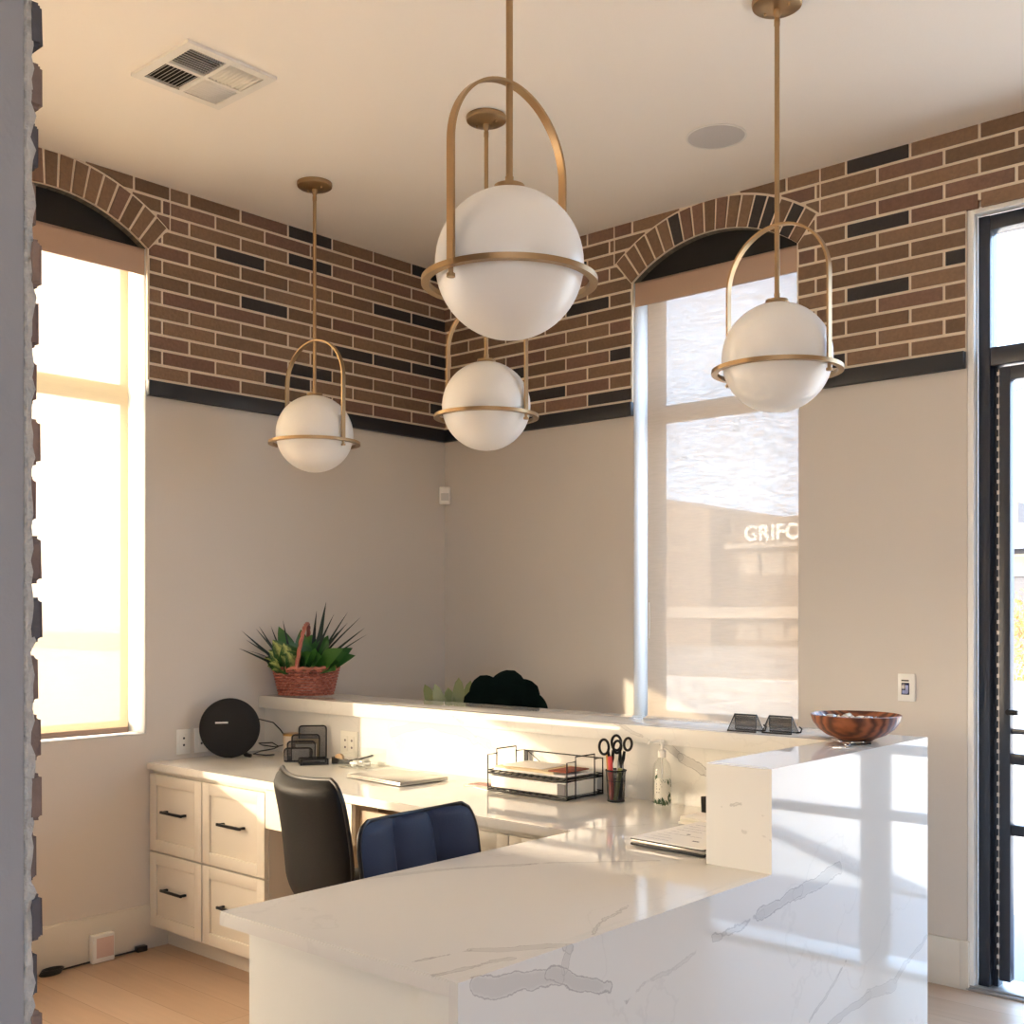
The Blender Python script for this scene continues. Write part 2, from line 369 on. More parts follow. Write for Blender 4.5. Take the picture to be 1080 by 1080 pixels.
M = dict(
    wall=mat('wall_paint', srgb(214, 207, 198), .75, bump=.06, bscale=180),
    ceil=mat('ceiling_paint', srgb(251, 246, 238), .85, bump=.05, bscale=150),
    trimw=mat('white_trim_paint', srgb(222, 216, 204), .4),
    reveal=mat('white_reveal_paint', srgb(240, 240, 238), .6),
    plaster=mat('grey_plaster', srgb(142, 142, 146), .8, bump=.1, bscale=90),
    mortar=mat('mortar', srgb(240, 226, 206), .95, bump=.5, bscale=160),
    mortarg=mat('grey_mortar', srgb(172, 169, 164), .95, bump=.8, bscale=90, var=.25, vscale=60),
    brick=brick_mat('brown_brick', srgb(142, 114, 90), srgb(116, 92, 72)),
    brickr=brick_mat('reddish_brick', srgb(136, 106, 88), srgb(120, 90, 76)),
    brickd=brick_mat('charcoal_brick', srgb(62, 56, 54), srgb(48, 46, 46)),
    pbrick=brick_mat('pier_brown_brick', srgb(132, 110, 98), srgb(106, 92, 88)), pbrickr=brick_mat('pier_red_brick', srgb(128, 100, 92), srgb(104, 88, 84)), pbrickd=brick_mat('pier_slate_brick', srgb(84, 80, 84), srgb(66, 66, 72)),  # greyer brick tones for the near pier
    black=mat('black_steel', srgb(38, 40, 44), .45),
    frame=mat('dark_bronze_frame', srgb(44, 50, 62), .35, spec=.6),
    frameb=mat('window_frame_bronze', srgb(40, 38, 36), .5),
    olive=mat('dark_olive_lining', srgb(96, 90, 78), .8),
    blackpanel=mat('black_infill', srgb(16, 15, 15), .7),
    valance=mat('taupe_valance', srgb(186, 158, 138), .6),
    shadeb=shade_mat('solar_shade_cloth', srgb(200, 182, 160), .066, .19, .5), shadea=shade_mat('cream_shade_cloth', srgb(238, 220, 180), .075, .125, .75), shadec=shade_mat('added_shade_cloth', srgb(244, 226, 196), .0, .40),  # shadec is the brighter cloth of the added, unseen shades
    glass=glass_mat(), quartz=quartz(), floor=wood_floor(),
    brass=mat('brushed_brass', srgb(176, 148, 112), .38, metal=1),
    opal=mat('opal_glass', srgb(246, 243, 238), .3, sss=.35),
    cab=mat('cream_cabinet_paint', srgb(218, 212, 200), .42),
    panelw=mat('white_panel_paint', srgb(226, 226, 218), .45),
    kneep=mat('taupe_panel', srgb(176, 160, 142), .6),
    handle=mat('matte_black_metal', srgb(22, 22, 24), .4, metal=.3),
    leather=mat('black_leather', srgb(14, 13, 13), .48, bump=.12, bscale=220, spec=.25),
    navy=mat('navy_velvet', srgb(8, 25, 58), .6, bump=.1, bscale=200),
    chrome=mat('chrome', srgb(205, 205, 208), .12, metal=1),
    blackp=mat('black_plastic', srgb(18, 18, 19), .35),
    fabric=mat('black_speaker_cloth', srgb(26, 25, 25), .8, bump=.3, bscale=500),
    white=mat('white_plastic', srgb(238, 236, 230), .35),
    paper=mat('white_paper', srgb(244, 240, 232), .8),
    cream=mat('cream_folder', srgb(226, 204, 164), .75),
    rust=mat('rust_folder', srgb(150, 78, 52), .75),
    silver=mat('silver_aluminium', srgb(196, 192, 186), .3, metal=.85),
    darkedge=mat('dark_edge', srgb(30, 32, 36), .4),
    mesh=mesh_metal('black_wire_mesh', .004), meshc=mesh_metal('black_wire_mesh_fine', .003, .64),
    bowl=wood_bowl(), wicker=wicker(),
    red=mat('red_plastic', srgb(212, 70, 66), .4), green=mat('olive_plastic', srgb(140, 140, 74), .4), yellow=mat('tan_pencil', srgb(206, 160, 90), .5),
    slip=mat('pink_slip', srgb(206, 166, 156), .8),
    tan=mat('tan_tape', srgb(168, 136, 100), .4),
    labelw=mat('white_label', srgb(232, 230, 218), .6), labelg=mat('leaf_print', srgb(66, 92, 62), .6),
    ink=mat('printed_ink', srgb(120, 116, 116), .8),
    jar=mat('marbled_ceramic', srgb(214, 200, 182), .3, var=.2, vscale=90), gold=mat('gold_band', srgb(190, 150, 90), .3, metal=1),
    pink=mat('pink_print', srgb(220, 192, 180), .6), screen=mat('blue_black_screen', srgb(28, 30, 70), .15),
    soil=mat('soil', srgb(50, 36, 28), .9, bump=.6, bscale=120), pot=mat('grey_pot', srgb(120, 116, 110), .6),
    stem=mat('green_stem', srgb(70, 92, 50), .6),
    spiky=leaf_mat('dark_spiky_leaf', srgb(14, 34, 24), srgb(30, 52, 36)), broad=leaf_mat('broad_green_leaf', srgb(40, 90, 40), srgb(86, 140, 60)),
    varieg=leaf_mat('variegated_leaf', srgb(48, 92, 40), srgb(70, 112, 50), srgb(206, 214, 130)),
    darkleaf=leaf_mat('very_dark_leaf', srgb(6, 18, 15), srgb(9, 24, 19), rough=.8), pale=leaf_mat('pale_leaf', srgb(128, 142, 84), srgb(158, 160, 116)),
    autumn=leaf_mat('autumn_leaf', srgb(158, 92, 48), srgb(184, 124, 74)), bark=mat('bark', srgb(96, 78, 64), .9),
    paving=mat('pale_paving', srgb(206, 200, 190), .9, var=.08, vscale=2), walk=mat('shaded_walkway_grey', srgb(112, 118, 128), .85, var=.06, vscale=3),
    asphalt=mat('street_asphalt', srgb(150, 142, 134), .95), curb=mat('dark_curb', srgb(104, 106, 112), .9),
    bldg=mat('tan_stucco', srgb(126, 114, 106), .9, var=.08, vscale=1), bldgd=mat('brown_stucco', srgb(108, 99, 94), .9), roofg=mat('grey_metal_roof', srgb(84, 92, 106), .6),
    bldgl=mat('grey_block_wall', srgb(78, 82, 92), .9),
    bldgband=mat('pale_stone_band', srgb(168, 160, 152), .9), pane=mat('far_window_pane', srgb(136, 126, 120), .3), letter=mat('white_letters', srgb(250, 249, 247), .5),
    alu=mat('aluminium_threshold', srgb(176, 176, 176), .5, metal=.6), brush=mat('pale_brush_seal', srgb(214, 210, 206), .7),
    brownblock=mat('brown_wood', srgb(92, 66, 54), .6), candy=mat('silver_wrapper', srgb(216, 214, 212), .25, metal=.6),
    clear=glass_mat('clear_plastic', (.985, .99, .985, 1)),
)

# ------------------------------------------------------------------ arch geometry shared by walls and bricks
ARC_R, ARC_H = .732, .157          # intrados radius and rise over the 0.906 m opening
HALF = .453; SPR = 3.185; ARC_ZC = SPR + ARC_H - ARC_R; OUT_R = .876
HX = HALF + .112; HZ = 3.311       # outer springing corner of the arch ring
WIN_B = 1.797; WIN_A = -2.372      # opening centres (x on the back wall, y on the left wall)
SILL = .977
def arch_pts(c, r, n=24, a0=None):
    a = math.asin(HALF / ARC_R) if a0 is None else a0
    return [(c + r * math.sin(-a + 2 * a * i / n), ARC_ZC + r * math.cos(-a + 2 * a * i / n)) for i in range(n + 1)]
def opening(c):
    return [(c - HALF, SILL)] + arch_pts(c, ARC_R) + [(c + HALF, SILL)]

WT = .22
# left wall: local (u = y, v = z) -> x = -depth .. 0
def to_left(bm): 
    bm.transform(Matrix(((0, 0, 1, -WT), (1, 0, 0, 0), (0, 1, 0, 0), (0, 0, 0, 1)))); return bm
def to_back(bm):
    bm.transform(Matrix(((1, 0, 0, 0), (0, 0, 1, 0), (0, 1, 0, 0), (0, 0, 0, 1)))); return bm
W2Y0, W2Y1, W2Z1 = -6.15, -2.95, 3.1; W2HEM = 1.70
YB = -9.0; XR = 7.6
mb = MB(); mb.merge(to_left(outline_mesh('l', [[(YB, 0), (0, 0), (0, ZC), (YB, ZC)], opening(WIN_A), [(W2Y0, SILL), (W2Y1, SILL), (W2Y1, W2Z1), (W2Y0, W2Z1)], [(-8.8, SILL), (-6.4, SILL), (-6.4, 3.1), (-8.8, 3.1)]], WT)))
wall_left = struct('wall_left', mb, M['wall'], sharp=None)
DX0, DX1, DZ1 = 2.998, 4.80, 3.165
mb = MB(); mb.merge(to_back(outline_mesh('b', [[(-WT, 0), (DX0, 0), (DX0, DZ1), (DX1, DZ1), (DX1, 0), (XR, 0), (XR, ZC), (-WT, ZC)], opening(WIN_B)], WT)))
wall_back = struct('wall_back', mb, M['wall'], sharp=None)
# the rest of the room, behind the view: the right wall's opening is added for sky light
mb = MB(); bm = outline_mesh('r', [[(YB, 0), (0, 0), (0, ZC), (YB, ZC)], [(-8.6, .6), (-5.6, .6), (-5.6, 2.6), (-8.6, 2.6)]], WT)
bm.transform(Matrix(((0, 0, 1, XR), (1, 0, 0, 0), (0, 1, 0, 0), (0, 0, 0, 1)))); mb.merge(bm)
wall_right = struct('wall_right', mb, M['wall'], sharp=None)
mb = MB(); bm = outline_mesh('f', [[(-WT, 0), (XR + WT, 0), (XR + WT, ZC), (-WT, ZC)]], WT)
bm.transform(Matrix(((1, 0, 0, 0), (0, 0, 1, YB - WT), (0, 1, 0, 0), (0, 0, 0, 1)))); mb.merge(bm)
wall_front = struct('wall_front', mb, M['wall'], sharp=None)
mb = MB(); mb.box((-WT, YB - WT, -.1), (XR + WT, WT, 0)); struct('floor', mb, M['floor'])
mb = MB(); mb.box((-WT, YB - WT, ZC), (XR + WT, WT, ZC + .2)); struct('ceiling', mb, M['ceil'])

# ------------------------------------------------------------------ brick bands
CO = (ZC - ZB1) / 13; BL = .2845; JT = .0135; BP = .0175
def clip_runs(x0, x1, z0, z1, cen):
    """polygons left of a brick [x0,x1]x[z0,z1] once the arch ring and the opening are taken out"""
    if cen is None or x1 < cen - HX - .01 or x0 > cen + HX + .01: return [[(x0, z0), (x1, z0), (x1, z1), (x0, z1)]]
    N = max(2, int((x1 - x0) / .01)); cols = [x0 + (x1 - x0) * i / N for i in range(N + 1)]
    def top(x):
        d = abs(x - cen); return ARC_ZC + math.sqrt(max(OUT_R ** 2 - d * d, 0)) + .012 if d < OUT_R else -9
    def line(x):
        d = abs(x - cen); return HZ + (SPR - HZ) * (HX - d) / (HX - HALF) - .012
    res = []
    def emit(lohi):
        run = []
        for x, lh in zip(cols, lohi):
            if lh and lh[1] - lh[0] > .004: run.append((x, lh))
            else:
                if len(run) > 1: res.append([(a, l[0]) for a, l in run] + [(a, l[1]) for a, l in reversed(run)])
                run = []
        if len(run) > 1: res.append([(a, l[0]) for a, l in run] + [(a, l[1]) for a, l in reversed(run)])
    up, dn = [], []
    for x in cols:
        d = abs(x - cen)
        if d >= HX: up.append(None); dn.append((z0, z1))
        elif d >= HALF + .004: up.append((max(z0, top(x)), z1)); dn.append((z0, min(z1, line(x))))
        else: up.append((max(z0, top(x)), z1)); dn.append(None)
    emit(up); emit(dn)
    return res
def brick_band(x0, x1, phase, cen, darks, seed, skip=None):
    """bricks in (u, z); returns list of (polygon, material index)"""
    rnd = random.Random(seed); L = []
    for r in range(13):
        zt = ZC - r * CO; zb = zt - CO + JT
        off = phase + (BL / 2 if r % 2 else 0)
        i0 = math.floor((x0 - off) / BL) - 1
        for i in range(i0, i0 + 40):
            a = off + i * BL + JT / 2; b = a + BL - JT
            a2, b2 = max(a, x0), min(b, x1)
            if b2 - a2 < .012: continue
            segs = [(a2, b2)]
            if cen is not None and zt < SPR + .01:     # beside the window opening
                o0, o1 = cen - HALF, cen + HALF
                segs = [q for q in ((a2, min(b2, o0)), (max(a2, o1), b2)) if q[1] - q[0] > .012]
            if skip: segs = [(p, q) if zt < skip[1] and False else (p, min(q, skip[0]) if zt < skip[1] else q) for p, q in segs]; segs = [q for q in segs if q[1] - q[0] > .012]
            t = rnd.random(); mi = 2 if t < .07 else (1 if t < .34 else 0)
            for rr, dx in darks:
                if rr == r and a < dx < b: mi = 2
            for p, q in segs:
                for poly in clip_runs(p, q, zb, zt, cen): L.append((poly, mi, rnd.uniform(-.002, .002)))
    return L
def arch_ring(c, rnd, n=17):
    L = []; a = math.atan2(HX, HZ - ARC_ZC); da = 2 * a / n
    for i in range(n):
        t0 = -a + da * i + .0075; t1 = t0 + da - .015; L.append(([(c + r * math.sin(t), ARC_ZC + r * math.cos(t)) for r, t in ((ARC_R + .001, t0), (OUT_R, t0), (OUT_R, t1), (ARC_R + .001, t1))], 2 if rnd.random() < .12 else (1 if rnd.random() < .3 else 0), rnd.uniform(-.001, .002)))
    return L
def brick_obj(name, polys, ax, face, parent, sign):
    m = MB()
    for poly, mi, j in polys:
        d = face + sign * (BP + j)
        m.prism(poly, ax, face, d, mi)
    o = build(name, m, [M['brick'], M['brickr'], M['brickd']], parent, sharp=None)
    return o
def mortar_bed(name, outer, cen, ax, face, sign, parent):
    loops = [outer]
    if cen is not None:
        loops.append([(cen - HALF, ZB1 - .03)] + arch_pts(cen, ARC_R) + [(cen + HALF, ZB1 - .03)])
    # the bed runs down to the ledge; the hole leaves through its bottom edge
    pts = [(outer[0][0], ZB1)]
    if cen is not None: pts += [(cen - HALF, ZB1)] + arch_pts(cen, ARC_R) + [(cen + HALF, ZB1)]
    pts += outer[1:]
    bm = outline_mesh('m', [pts], .0150)
    if ax == 0: bm.transform(Matrix(((0, 0, sign, face), (1, 0, 0, 0), (0, 1, 0, 0), (0, 0, 0, 1))))
    else: bm.transform(Matrix(((1, 0, 0, 0), (0, 0, sign, face), (0, 1, 0, 0), (0, 0, 0, 1))))
    m = MB(); m.merge(bm)
    return build(name, m, M['mortar'], parent, sharp=None)
rnd = random.Random(3)
LA0 = -4.3
mortar_bed('mortar_bed', [(LA0, ZB1), (0, ZB1), (0, ZC), (LA0, ZC)], WIN_A, 0, 0, 1, wall_left)
darksL = [(2, -1.06), (4, -.4), (0, -.05), (8, -.4), (6, -1.4), (10, -.9), (3, -1.5), (8, -.1)]
brick_obj('brick_band', brick_band(LA0, -.008, -.281, WIN_A, darksL, 11), 0, .002, wall_left, 1)
brick_obj('brick_arch', arch_ring(WIN_A, rnd), 0, .002, wall_left, 1)
mortar_bed('mortar_bed', [(0, ZB1), (DX0, ZB1), (DX0, DZ1 + .02), (XR - .01, DZ1 + .02), (XR - .01, ZC), (0, ZC)], WIN_B, 1, 0, -1, wall_back)
darksB = [(0, 2.62), (4, 2.62), (8, 2.62), (7, 2.96), (11, .7), (5, 1.1), (12, 1.3), (9, 1.26), (2, 1.02)]
brick_obj('brick_band', brick_band(.008, 5.2, 2.484, WIN_B, darksB, 23, skip=(DX0 - .002, DZ1 + .02)), 1, -.002, wall_back, -1)
brick_obj('brick_arch', arch_ring(WIN_B, rnd), 1, -.002, wall_back, -1)
# black ledge strip under the brick
mb = MB(); mb.box((0, LA0, ZB0), (.03, WIN_A - HALF, ZB1), .003); mb.box((0, WIN_A + HALF, ZB0), (.03, 0, ZB1), .003); struct('trim_1', mb, M['black'])
mb = MB(); mb.box((0, -.03, ZB0), (WIN_B - HALF, 0, ZB1), .003); mb.box((WIN_B + HALF, -.03, ZB0), (DX0 - .004, 0, ZB1), .003); struct('trim_2', mb, M['black'])

# ------------------------------------------------------------------ baseboards
mb = MB(); mb.box((0, -4.3, 0), (.016, -1.815, .19), .002); mb.box((0, -4.3, .186), (.012, -1.815, .198), .003)
struct('baseboard_left', mb, M['trimw'])
mb = MB(); mb.box((0, -.02, 0), (DX0 - .0242, 0, .196), .001); mb.box((DX0 - .024, -.02, 0), (DX0 + .012, .036, .196), .001)
struct('baseboard_back', mb, M['trimw'])

# ------------------------------------------------------------------ windows (frame, glass, black arch infill, valance, shade)
def win(name, place, c, jl, jr):
    """place(u, d, z): u along the wall, d outwards through the wall"""
    def bx(m, u0, u1, d0, d1, z0, z1, bev=.002): m.box(place(u0, d0, z0), place(u1, d1, z1), bev)
    a, b = c - HALF, c + HALF
    m = MB()
    for u0, u1 in ((a, a + jl), (b - jr, b)): bx(m, u0, u1, .155, .2, SILL, SPR + .02)
    bx(m, a + jl, b - jr, .155, .2, SILL, SILL + .05); bx(m, a + jl, b - jr, .155, .2, 2.495, 2.58); bx(m, a + jl, b - jr, .155, .2, SPR - .04, SPR + .02)
    w = struct(name, m, M['frameb'])
    m = MB(); bx(m, a + .01, b - .01, .172, .178, SILL + .04, 2.52, 0); bx(m, a + .01, b - .01, .172, .178, 2.57, SPR - .03, 0)
    build('pane', m, M['glass'], w)
    m = MB(); pts = [(a, SPR - .02)] + arch_pts(c, ARC_R + .003) + [(b, SPR - .02)]
    A = [place(u, .035, z) for u, z in pts]; D = [place(u, .12, z) for u, z in pts]
    m.face(A); m.face(D[::-1])
    for i in range(len(pts)): m.face([A[i], A[(i + 1) % len(pts)], D[(i + 1) % len(pts)], D[i]])
    build('arch_infill', m, M['blackpanel'], w)
    m = MB(); pts = opening(c)
    m2 = MB()     # painted lining of the opening
    for i in range(len(pts)):
        p, q = pts[i], pts[(i + 1) % len(pts)]
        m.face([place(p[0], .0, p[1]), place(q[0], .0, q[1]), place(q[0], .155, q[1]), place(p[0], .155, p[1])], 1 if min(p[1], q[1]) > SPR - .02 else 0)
    lin = build('reveal', m, [M['reveal'], M['olive']], w)
    so = lin.modifiers.new('thick', 'SOLIDIFY'); so.thickness = .002; so.offset = 0
    return w
placeB = lambda u, d, z: (u, d, z)
placeA = lambda u, d, z: (-d, u, z)
wB = win('window_1', placeB, WIN_B, .062, .062)
wA = win('window_2', placeA, WIN_A, .03, .016)
def roller(label, place, c, u0, u1, hem, cloth, name='roller_shade'):
    t = thing(name, label, 'window shade', place(c, .05, hem))
    L = V(place(c, .05, hem))
    def bx(m, a0, a1, d0, d1, z0, z1, bev=.002): m.box(V(place(a0, d0, z0)) - L, V(place(a1, d1, z1)) - L, bev)
    m = MB(); bx(m, c - HALF + .004, c + HALF - .004, .004, .012, 3.064, 3.182); bx(m, c - HALF + .004, c + HALF - .004, .004, .085, 3.174, 3.184)
    build('valance', m, M['valance'], t)
    m = MB()
    P = [V(place(u0, .036, hem)) - L, V(place(u1, .036, hem)) - L, V(place(u1, .036, 3.15)) - L, V(place(u0, .036, 3.15)) - L]
    m.face(P)
    build('shade_cloth', m, cloth, t)
    m = MB(); bx(m, u0, u1, .029, .043, hem - .022, hem + .004, .004); build('hem_bar', m, M['valance'], t)
    m = MB(); m.cyl(V(place(u0, .05, 3.13)) - L, V(place(u1, .05, 3.13)) - L, .022); build('roller_tube', m, M['valance'], t)
    return t
roller('sheer tan roller shade over the arched window beside the glass door', placeB, WIN_B, 1.403, 2.240, 1.005, M['shadeb'])
roller('glowing cream roller shade over the arched window above the drawers', placeA, WIN_A, WIN_A - HALF + .01, -1.987, 1.008, M['shadea'])
mb = MB(); mb.tube([(1.418, .028, 1.58), (1.421, .028, 1.5), (1.418, .028, 1.40)], .0025); tag(build('shade_pull_cord', mb, M['white']), 'short white pull cord hanging at the left edge of the sheer shade', 'cord')

# unseen windows; the farther one and both hung shades are added for warm light
def plain_win(name, place, u0, u1, z0, z1, nu):
    m = MB()
    def bx(a0, a1, d0, d1, c0, c1): m.box(place(a0, d0, c0), place(a1, d1, c1), .002)
    bx(u0, u1, .08, .14, z0, z0 + .05); bx(u0, u1, .08, .14, z1 - .05, z1)
    for i in range(nu + 1):
        u = u0 + (u1 - u0) * i / nu; bx(max(u - .025, u0), min(u + .025, u1), .08, .14, z0, z1)
    w = struct(name, m, M['frameb'])
    m = MB(); m.box(place(u0, .108, z0 + .02), place(u1, .112, z1 - .02)); build('pane', m, M['glass'], w)
    return w
w3 = plain_win('window_3', placeA, W2Y0, W2Y1, SILL, W2Z1, 1)
w6 = plain_win('added_window_6', placeA, -8.8, -6.4, SILL, 3.1, 2)  # added out of view for its warm light
def added_shade(win_, u0, u1, hem):  # added translucent cloth that brightens the ceiling
    m = MB(); m.face([(-.03, u0, hem), (-.03, u1, hem), (-.03, u1, 3.07), (-.03, u0, 3.07)]); build('shade_cloth', m, M['shadec'], win_)
    m = MB(); m.box((-.04, u0, hem - .02), (-.02, u1, hem + .002), .004); build('hem_bar', m, M['valance'], win_)
    m = MB(); m.cyl((-.03, u0, 3.07), (-.03, u1, 3.07), .022); build('roller_tube', m, M['valance'], win_)
added_shade(w3, W2Y0 + .01, W2Y1 - .01, W2HEM)  # hem set to keep the sun low on the back wall
added_shade(w6, -8.79, -6.41, 1.0)

# ------------------------------------------------------------------ glass door on the right of the back wall
mb = MB()
mb.box((DX0 + .002, -.004, .0), (DX0 + .028, .045, DZ1 - .004), .003); mb.box((DX0 + .0285, -.004, DZ1 - .03), (DX1, .045, DZ1 - .004), .003)
struct('trim_3', mb, M['reveal'])
d1 = MB()
for x0, x1 in ((DX0 + .028, DX0 + .075), (3.852, 3.945), (DX1 - .05, DX1)): d1.box((x0, .045, .0), (x1, .13, DZ1 - .03), .003)
d1.box((DX0 + .0755, .046, 3.075), (DX1 - .0505, .129, DZ1 - .031), .003)
for x0, x1 in ((DX0 + .0755, 3.8515), (3.9455, DX1 - .0505)): d1.box((x0, .046, 2.525), (x1, .129, 2.60), .003)
d1.box((DX0 + .077, .075, .0), (DX0 + .098, .128, 2.5245), .002)
door = struct('door_1', d1, M['frame'])
m = MB(); m.box((DX0 + .076, .06, 2.60), (3.84, .066, 3.08)); m.box((3.94, .06, 2.60), (DX1 - .04, .066, 3.08)); m.box((3.94, .06, .05), (DX1 - .04, .066, 2.53)); build('pane', m, M['glass'], door)
m = MB(); m.box((DX0, -.02, 0), (DX1, .2, .012), .003); m.box((DX0, -.005, .012), (DX1, .02, .02), .003); build('threshold', m, M['alu'], door)
m = MB(); m.box((3.945, .05, .62), (DX1 - .05, .1, .665), .003); m.box((3.945, .05, .905), (DX1 - .05, .1, .94), .003); build('glazing_bar', m, M['frame'], door)
leaf = MB(); leaf.box((3.106, .05, .045), (3.150, .10, 2.515), .004); leaf.box((3.822, .05, .045), (3.849, .10, 2.515), .004); leaf.box((3.15, .05, 2.46), (3.822, .10, 2.515), .003)
lf = build('door_leaf', leaf, M['frame'], door)
m = MB()
for z in (.655, .94): m.box((3.150, .055, z - .022), (3.822, .095, z + .022), .003)
build('glazing_bar', m, M['frame'], lf)
m = MB(); m.box((3.150, .06, 1.04), (3.822, .085, 1.062), .003); build('glazing_bar', m, M['frame'], lf)
m = MB(); m.box((3.15, .073, .05), (3.822, .078, 2.48)); build('leaf_pane', m, M['glass'], lf)
m = MB(); m.cyl((3.152, .05, 1.13), (3.152, .02, 1.13), .012); m.cyl((3.152, .02, 1.13), (3.19, .02, 1.13), .011); build('door_knob', m, M['handle'], lf)
m = MB(); m.box((3.098, .068, .05), (3.101, .09, 2.51))
for i in range(56): m.box((3.098, .050, .09 + i * .0435), (3.108, .068, .105 + i * .0435))
build('edge_seal', m, M['brush'], lf)
mb = MB(); mb.box((3.17, .26, -.02), (3.29, .34, .04), .004); tag(build('door_stop', mb, M['brownblock']), 'small brown block on the ground just outside the glass door', 'door stop')

# ------------------------------------------------------------------ brick-faced pier at the near left
PX = 3.382
def on_px(u):   # y on the plane x = PX under a picture column: used once to size the pier
    d = FWD + RGT * ((u - 540) / FPX); t = (PX - CAM.x) / d.x; return CAM.y + d.y * t
yg, ym, yb = on_px(25), on_px(34.5), on_px(44)
mb = MB(); mb.box((1.7, -4.42, 0), (PX, yg, ZC))
pier = struct('wall_partition', mb, M['plaster'])
m = MB(); rnd = random.Random(5)
NZ = 260; prev = None
rows = []
for i in range(NZ + 1):
    z = ZC * i / NZ; s = .0035 * (rnd.random() - .5)
    rows.append([(PX - .004, yg, z), (PX + .001 + rnd.uniform(-.002, .002), yg + (ym - yg) * (.25 + .3 * rnd.random()), z), (PX + rnd.uniform(-.003, .002), ym + s + (.004 if rnd.random() < .25 else 0), z), (1.7, ym, z)])
for a, b in zip(rows, rows[1:]):
    for k in range(3): m.face([a[k], a[k + 1], b[k + 1], b[k]], 0, True)
build('mortar_bed', m, M['mortarg'], pier, sharp=None)
m = MB()
for r in range(50):
    z1 = 1.4018 + (29 - r) * .0699; z0 = max(z1 - .0545, .002)
    if z1 > ZC: z1 = ZC - .001
    if z1 < .03: break
    if z0 > ZC - .01: continue
    x = PX + rnd.uniform(-.006, .004); j = rnd.uniform(-.0025, .0035)
    mi = 2 if rnd.random() < .3 else (1 if rnd.random() < .3 else 0)
    xs = [x, x - (BL - JT if r % 2 else BL * .5)]
    while xs[-1] > 1.75: xs.append(xs[-1] - BL)
    for k, (a, b) in enumerate(zip(xs, xs[1:])):
        t = bmesh.new(); bmesh.ops.create_cube(t, size=1)
        lo = V((max(b + JT, 1.7), ym - .006, z0 + rnd.uniform(-.002, .002))); hi = V((a, yb + (j if k == 0 else 0), z1 + rnd.uniform(-.002, .002)))
        for v in t.verts: v.co = V([lo[i] + (v.co[i] + .5) * (hi[i] - lo[i]) for i in range(3)])
        if k == 0:
            bmesh.ops.bevel(t, geom=t.edges[:], offset=.005, segments=3, affect='EDGES')
            for v in t.verts: v.co += V((rnd.uniform(-.0006, .0006), rnd.uniform(-.0006, .0006), rnd.uniform(-.0006, .0006)))
        m.merge(t, mi if k == 0 else rnd.choice((0, 0, 1, 2)))
build('brick_facing', m, [M['pbrick'], M['pbrickr'], M['pbrickd']], pier, sharp=None)

# ------------------------------------------------------------------ pendants
def pendant(loc, near_side, label):
    """loc: globe centre on the ceiling plan; near_side: the loop's near foot, sideways from the line of sight"""
    t = thing('pendant_light', label, 'pendant lamp', (loc[0], loc[1], ZC), 0, 'brass globe pendants')
    los = V((loc[0], loc[1], 0)) - V((CAM.x, CAM.y, 0)); los.normalize(); per = V((los.y, -los.x, 0))
    RL = .186; foot = per * near_side - los * math.sqrt(RL * RL - near_side ** 2); foot.normalize(); nrm = foot.cross(V((0, 0, 1)))
    z = lambda h: h - ZC
    zg, zr, za = 2.343, 2.300, 2.768
    m = MB(); m.lathe([(0, z(ZC) - .0005), (.079, z(ZC) - .0005), (.080, z(ZC) - .008), (.078, z(ZC) - .018), (.072, z(ZC) - .022), (.018, z(ZC) - .030), (0, z(ZC) - .030)]); 
    for a in (0, PI): m.sphere((foot.x * .045 * math.cos(a), foot.y * .045 * math.cos(a), -.028), .005, 10)
    build('ceiling_canopy', m, M['brass'], t)
    m = MB(); m.lathe([(0, -.026), (.012, -.028), (.012, -.046), (.007, -.058), (.0095, -.062), (.0095, -.08), (0, -.08)], seg=20); m.cyl((0, 0, -.05), (0, 0, z(zg) + .17), .0082, 16); m.cyl((0, 0, z(zg) + .182), (0, 0, z(zg) + .205), .010, 16)
    build('rod', m, M['brass'], t)
    m = MB(); m.lathe([(0, z(zg) + .185), (.036, z(zg) + .184), (.037, z(zg) + .176), (.030, z(zg) + .168)], seg=32); build('globe_cap', m, M['brass'], t)
    m = MB(); m.sphere((0, 0, z(zg)), .175, 64); build('globe', m, M['opal'], t)
    m = MB(); n = 72; ci = [(math.cos(2 * PI * i / n) * .198, math.sin(2 * PI * i / n) * .198, z(zr)) for i in range(n)]
    w, hh = .0095, .0065
    m.sweep(ci, [(-hh, -w), (hh, -w), (hh, w), (-hh, w)], (0, 0, 1), True); build('ring', m, M['brass'], t)
    m = MB(); pts = [foot * RL + V((0, 0, z(zr) - .004 + (za - RL - zr) * i / 6)) for i in range(6)]
    pts += [foot * RL * math.cos(PI * i / 36) + V((0, 0, z(za - RL) + RL * math.sin(PI * i / 36))) for i in range(37)]
    pts += [-foot * RL + V((0, 0, z(za - RL) - (za - RL - zr + .004) * i / 6)) for i in range(1, 7)]
    m.sweep(pts, [(-.0105, -.0035), (.0105, -.0035), (.0105, .0035), (-.0105, .0035)], nrm); build('loop', m, M['brass'], t)
    for s in (1, -1):
        m = MB(); p = foot * RL * s; m.cyl(p + V((0, 0, z(zr) - .004)), p + V((0, 0, z(zr) - .020)), .006, 12); m.cyl(p + V((0, 0, z(zr) - .018)), p + V((0, 0, z(zr) - .026)), .010, 14); build('foot_screw', m, M['brass'], t)
    return t
pendant((.565, -1.40), .126, 'brass globe pendant hanging in front of the left brick wall, leftmost of four')
pendant((1.622, -1.385), .154, 'brass globe pendant low in front of the room corner, partly behind the largest globe')
pendant((2.897, -1.385), .157, 'brass globe pendant hanging in front of the arched window by the glass door')
pendant((2.905, -2.68), -.131, 'largest and nearest brass globe pendant, its rod running out of the top of the photo')

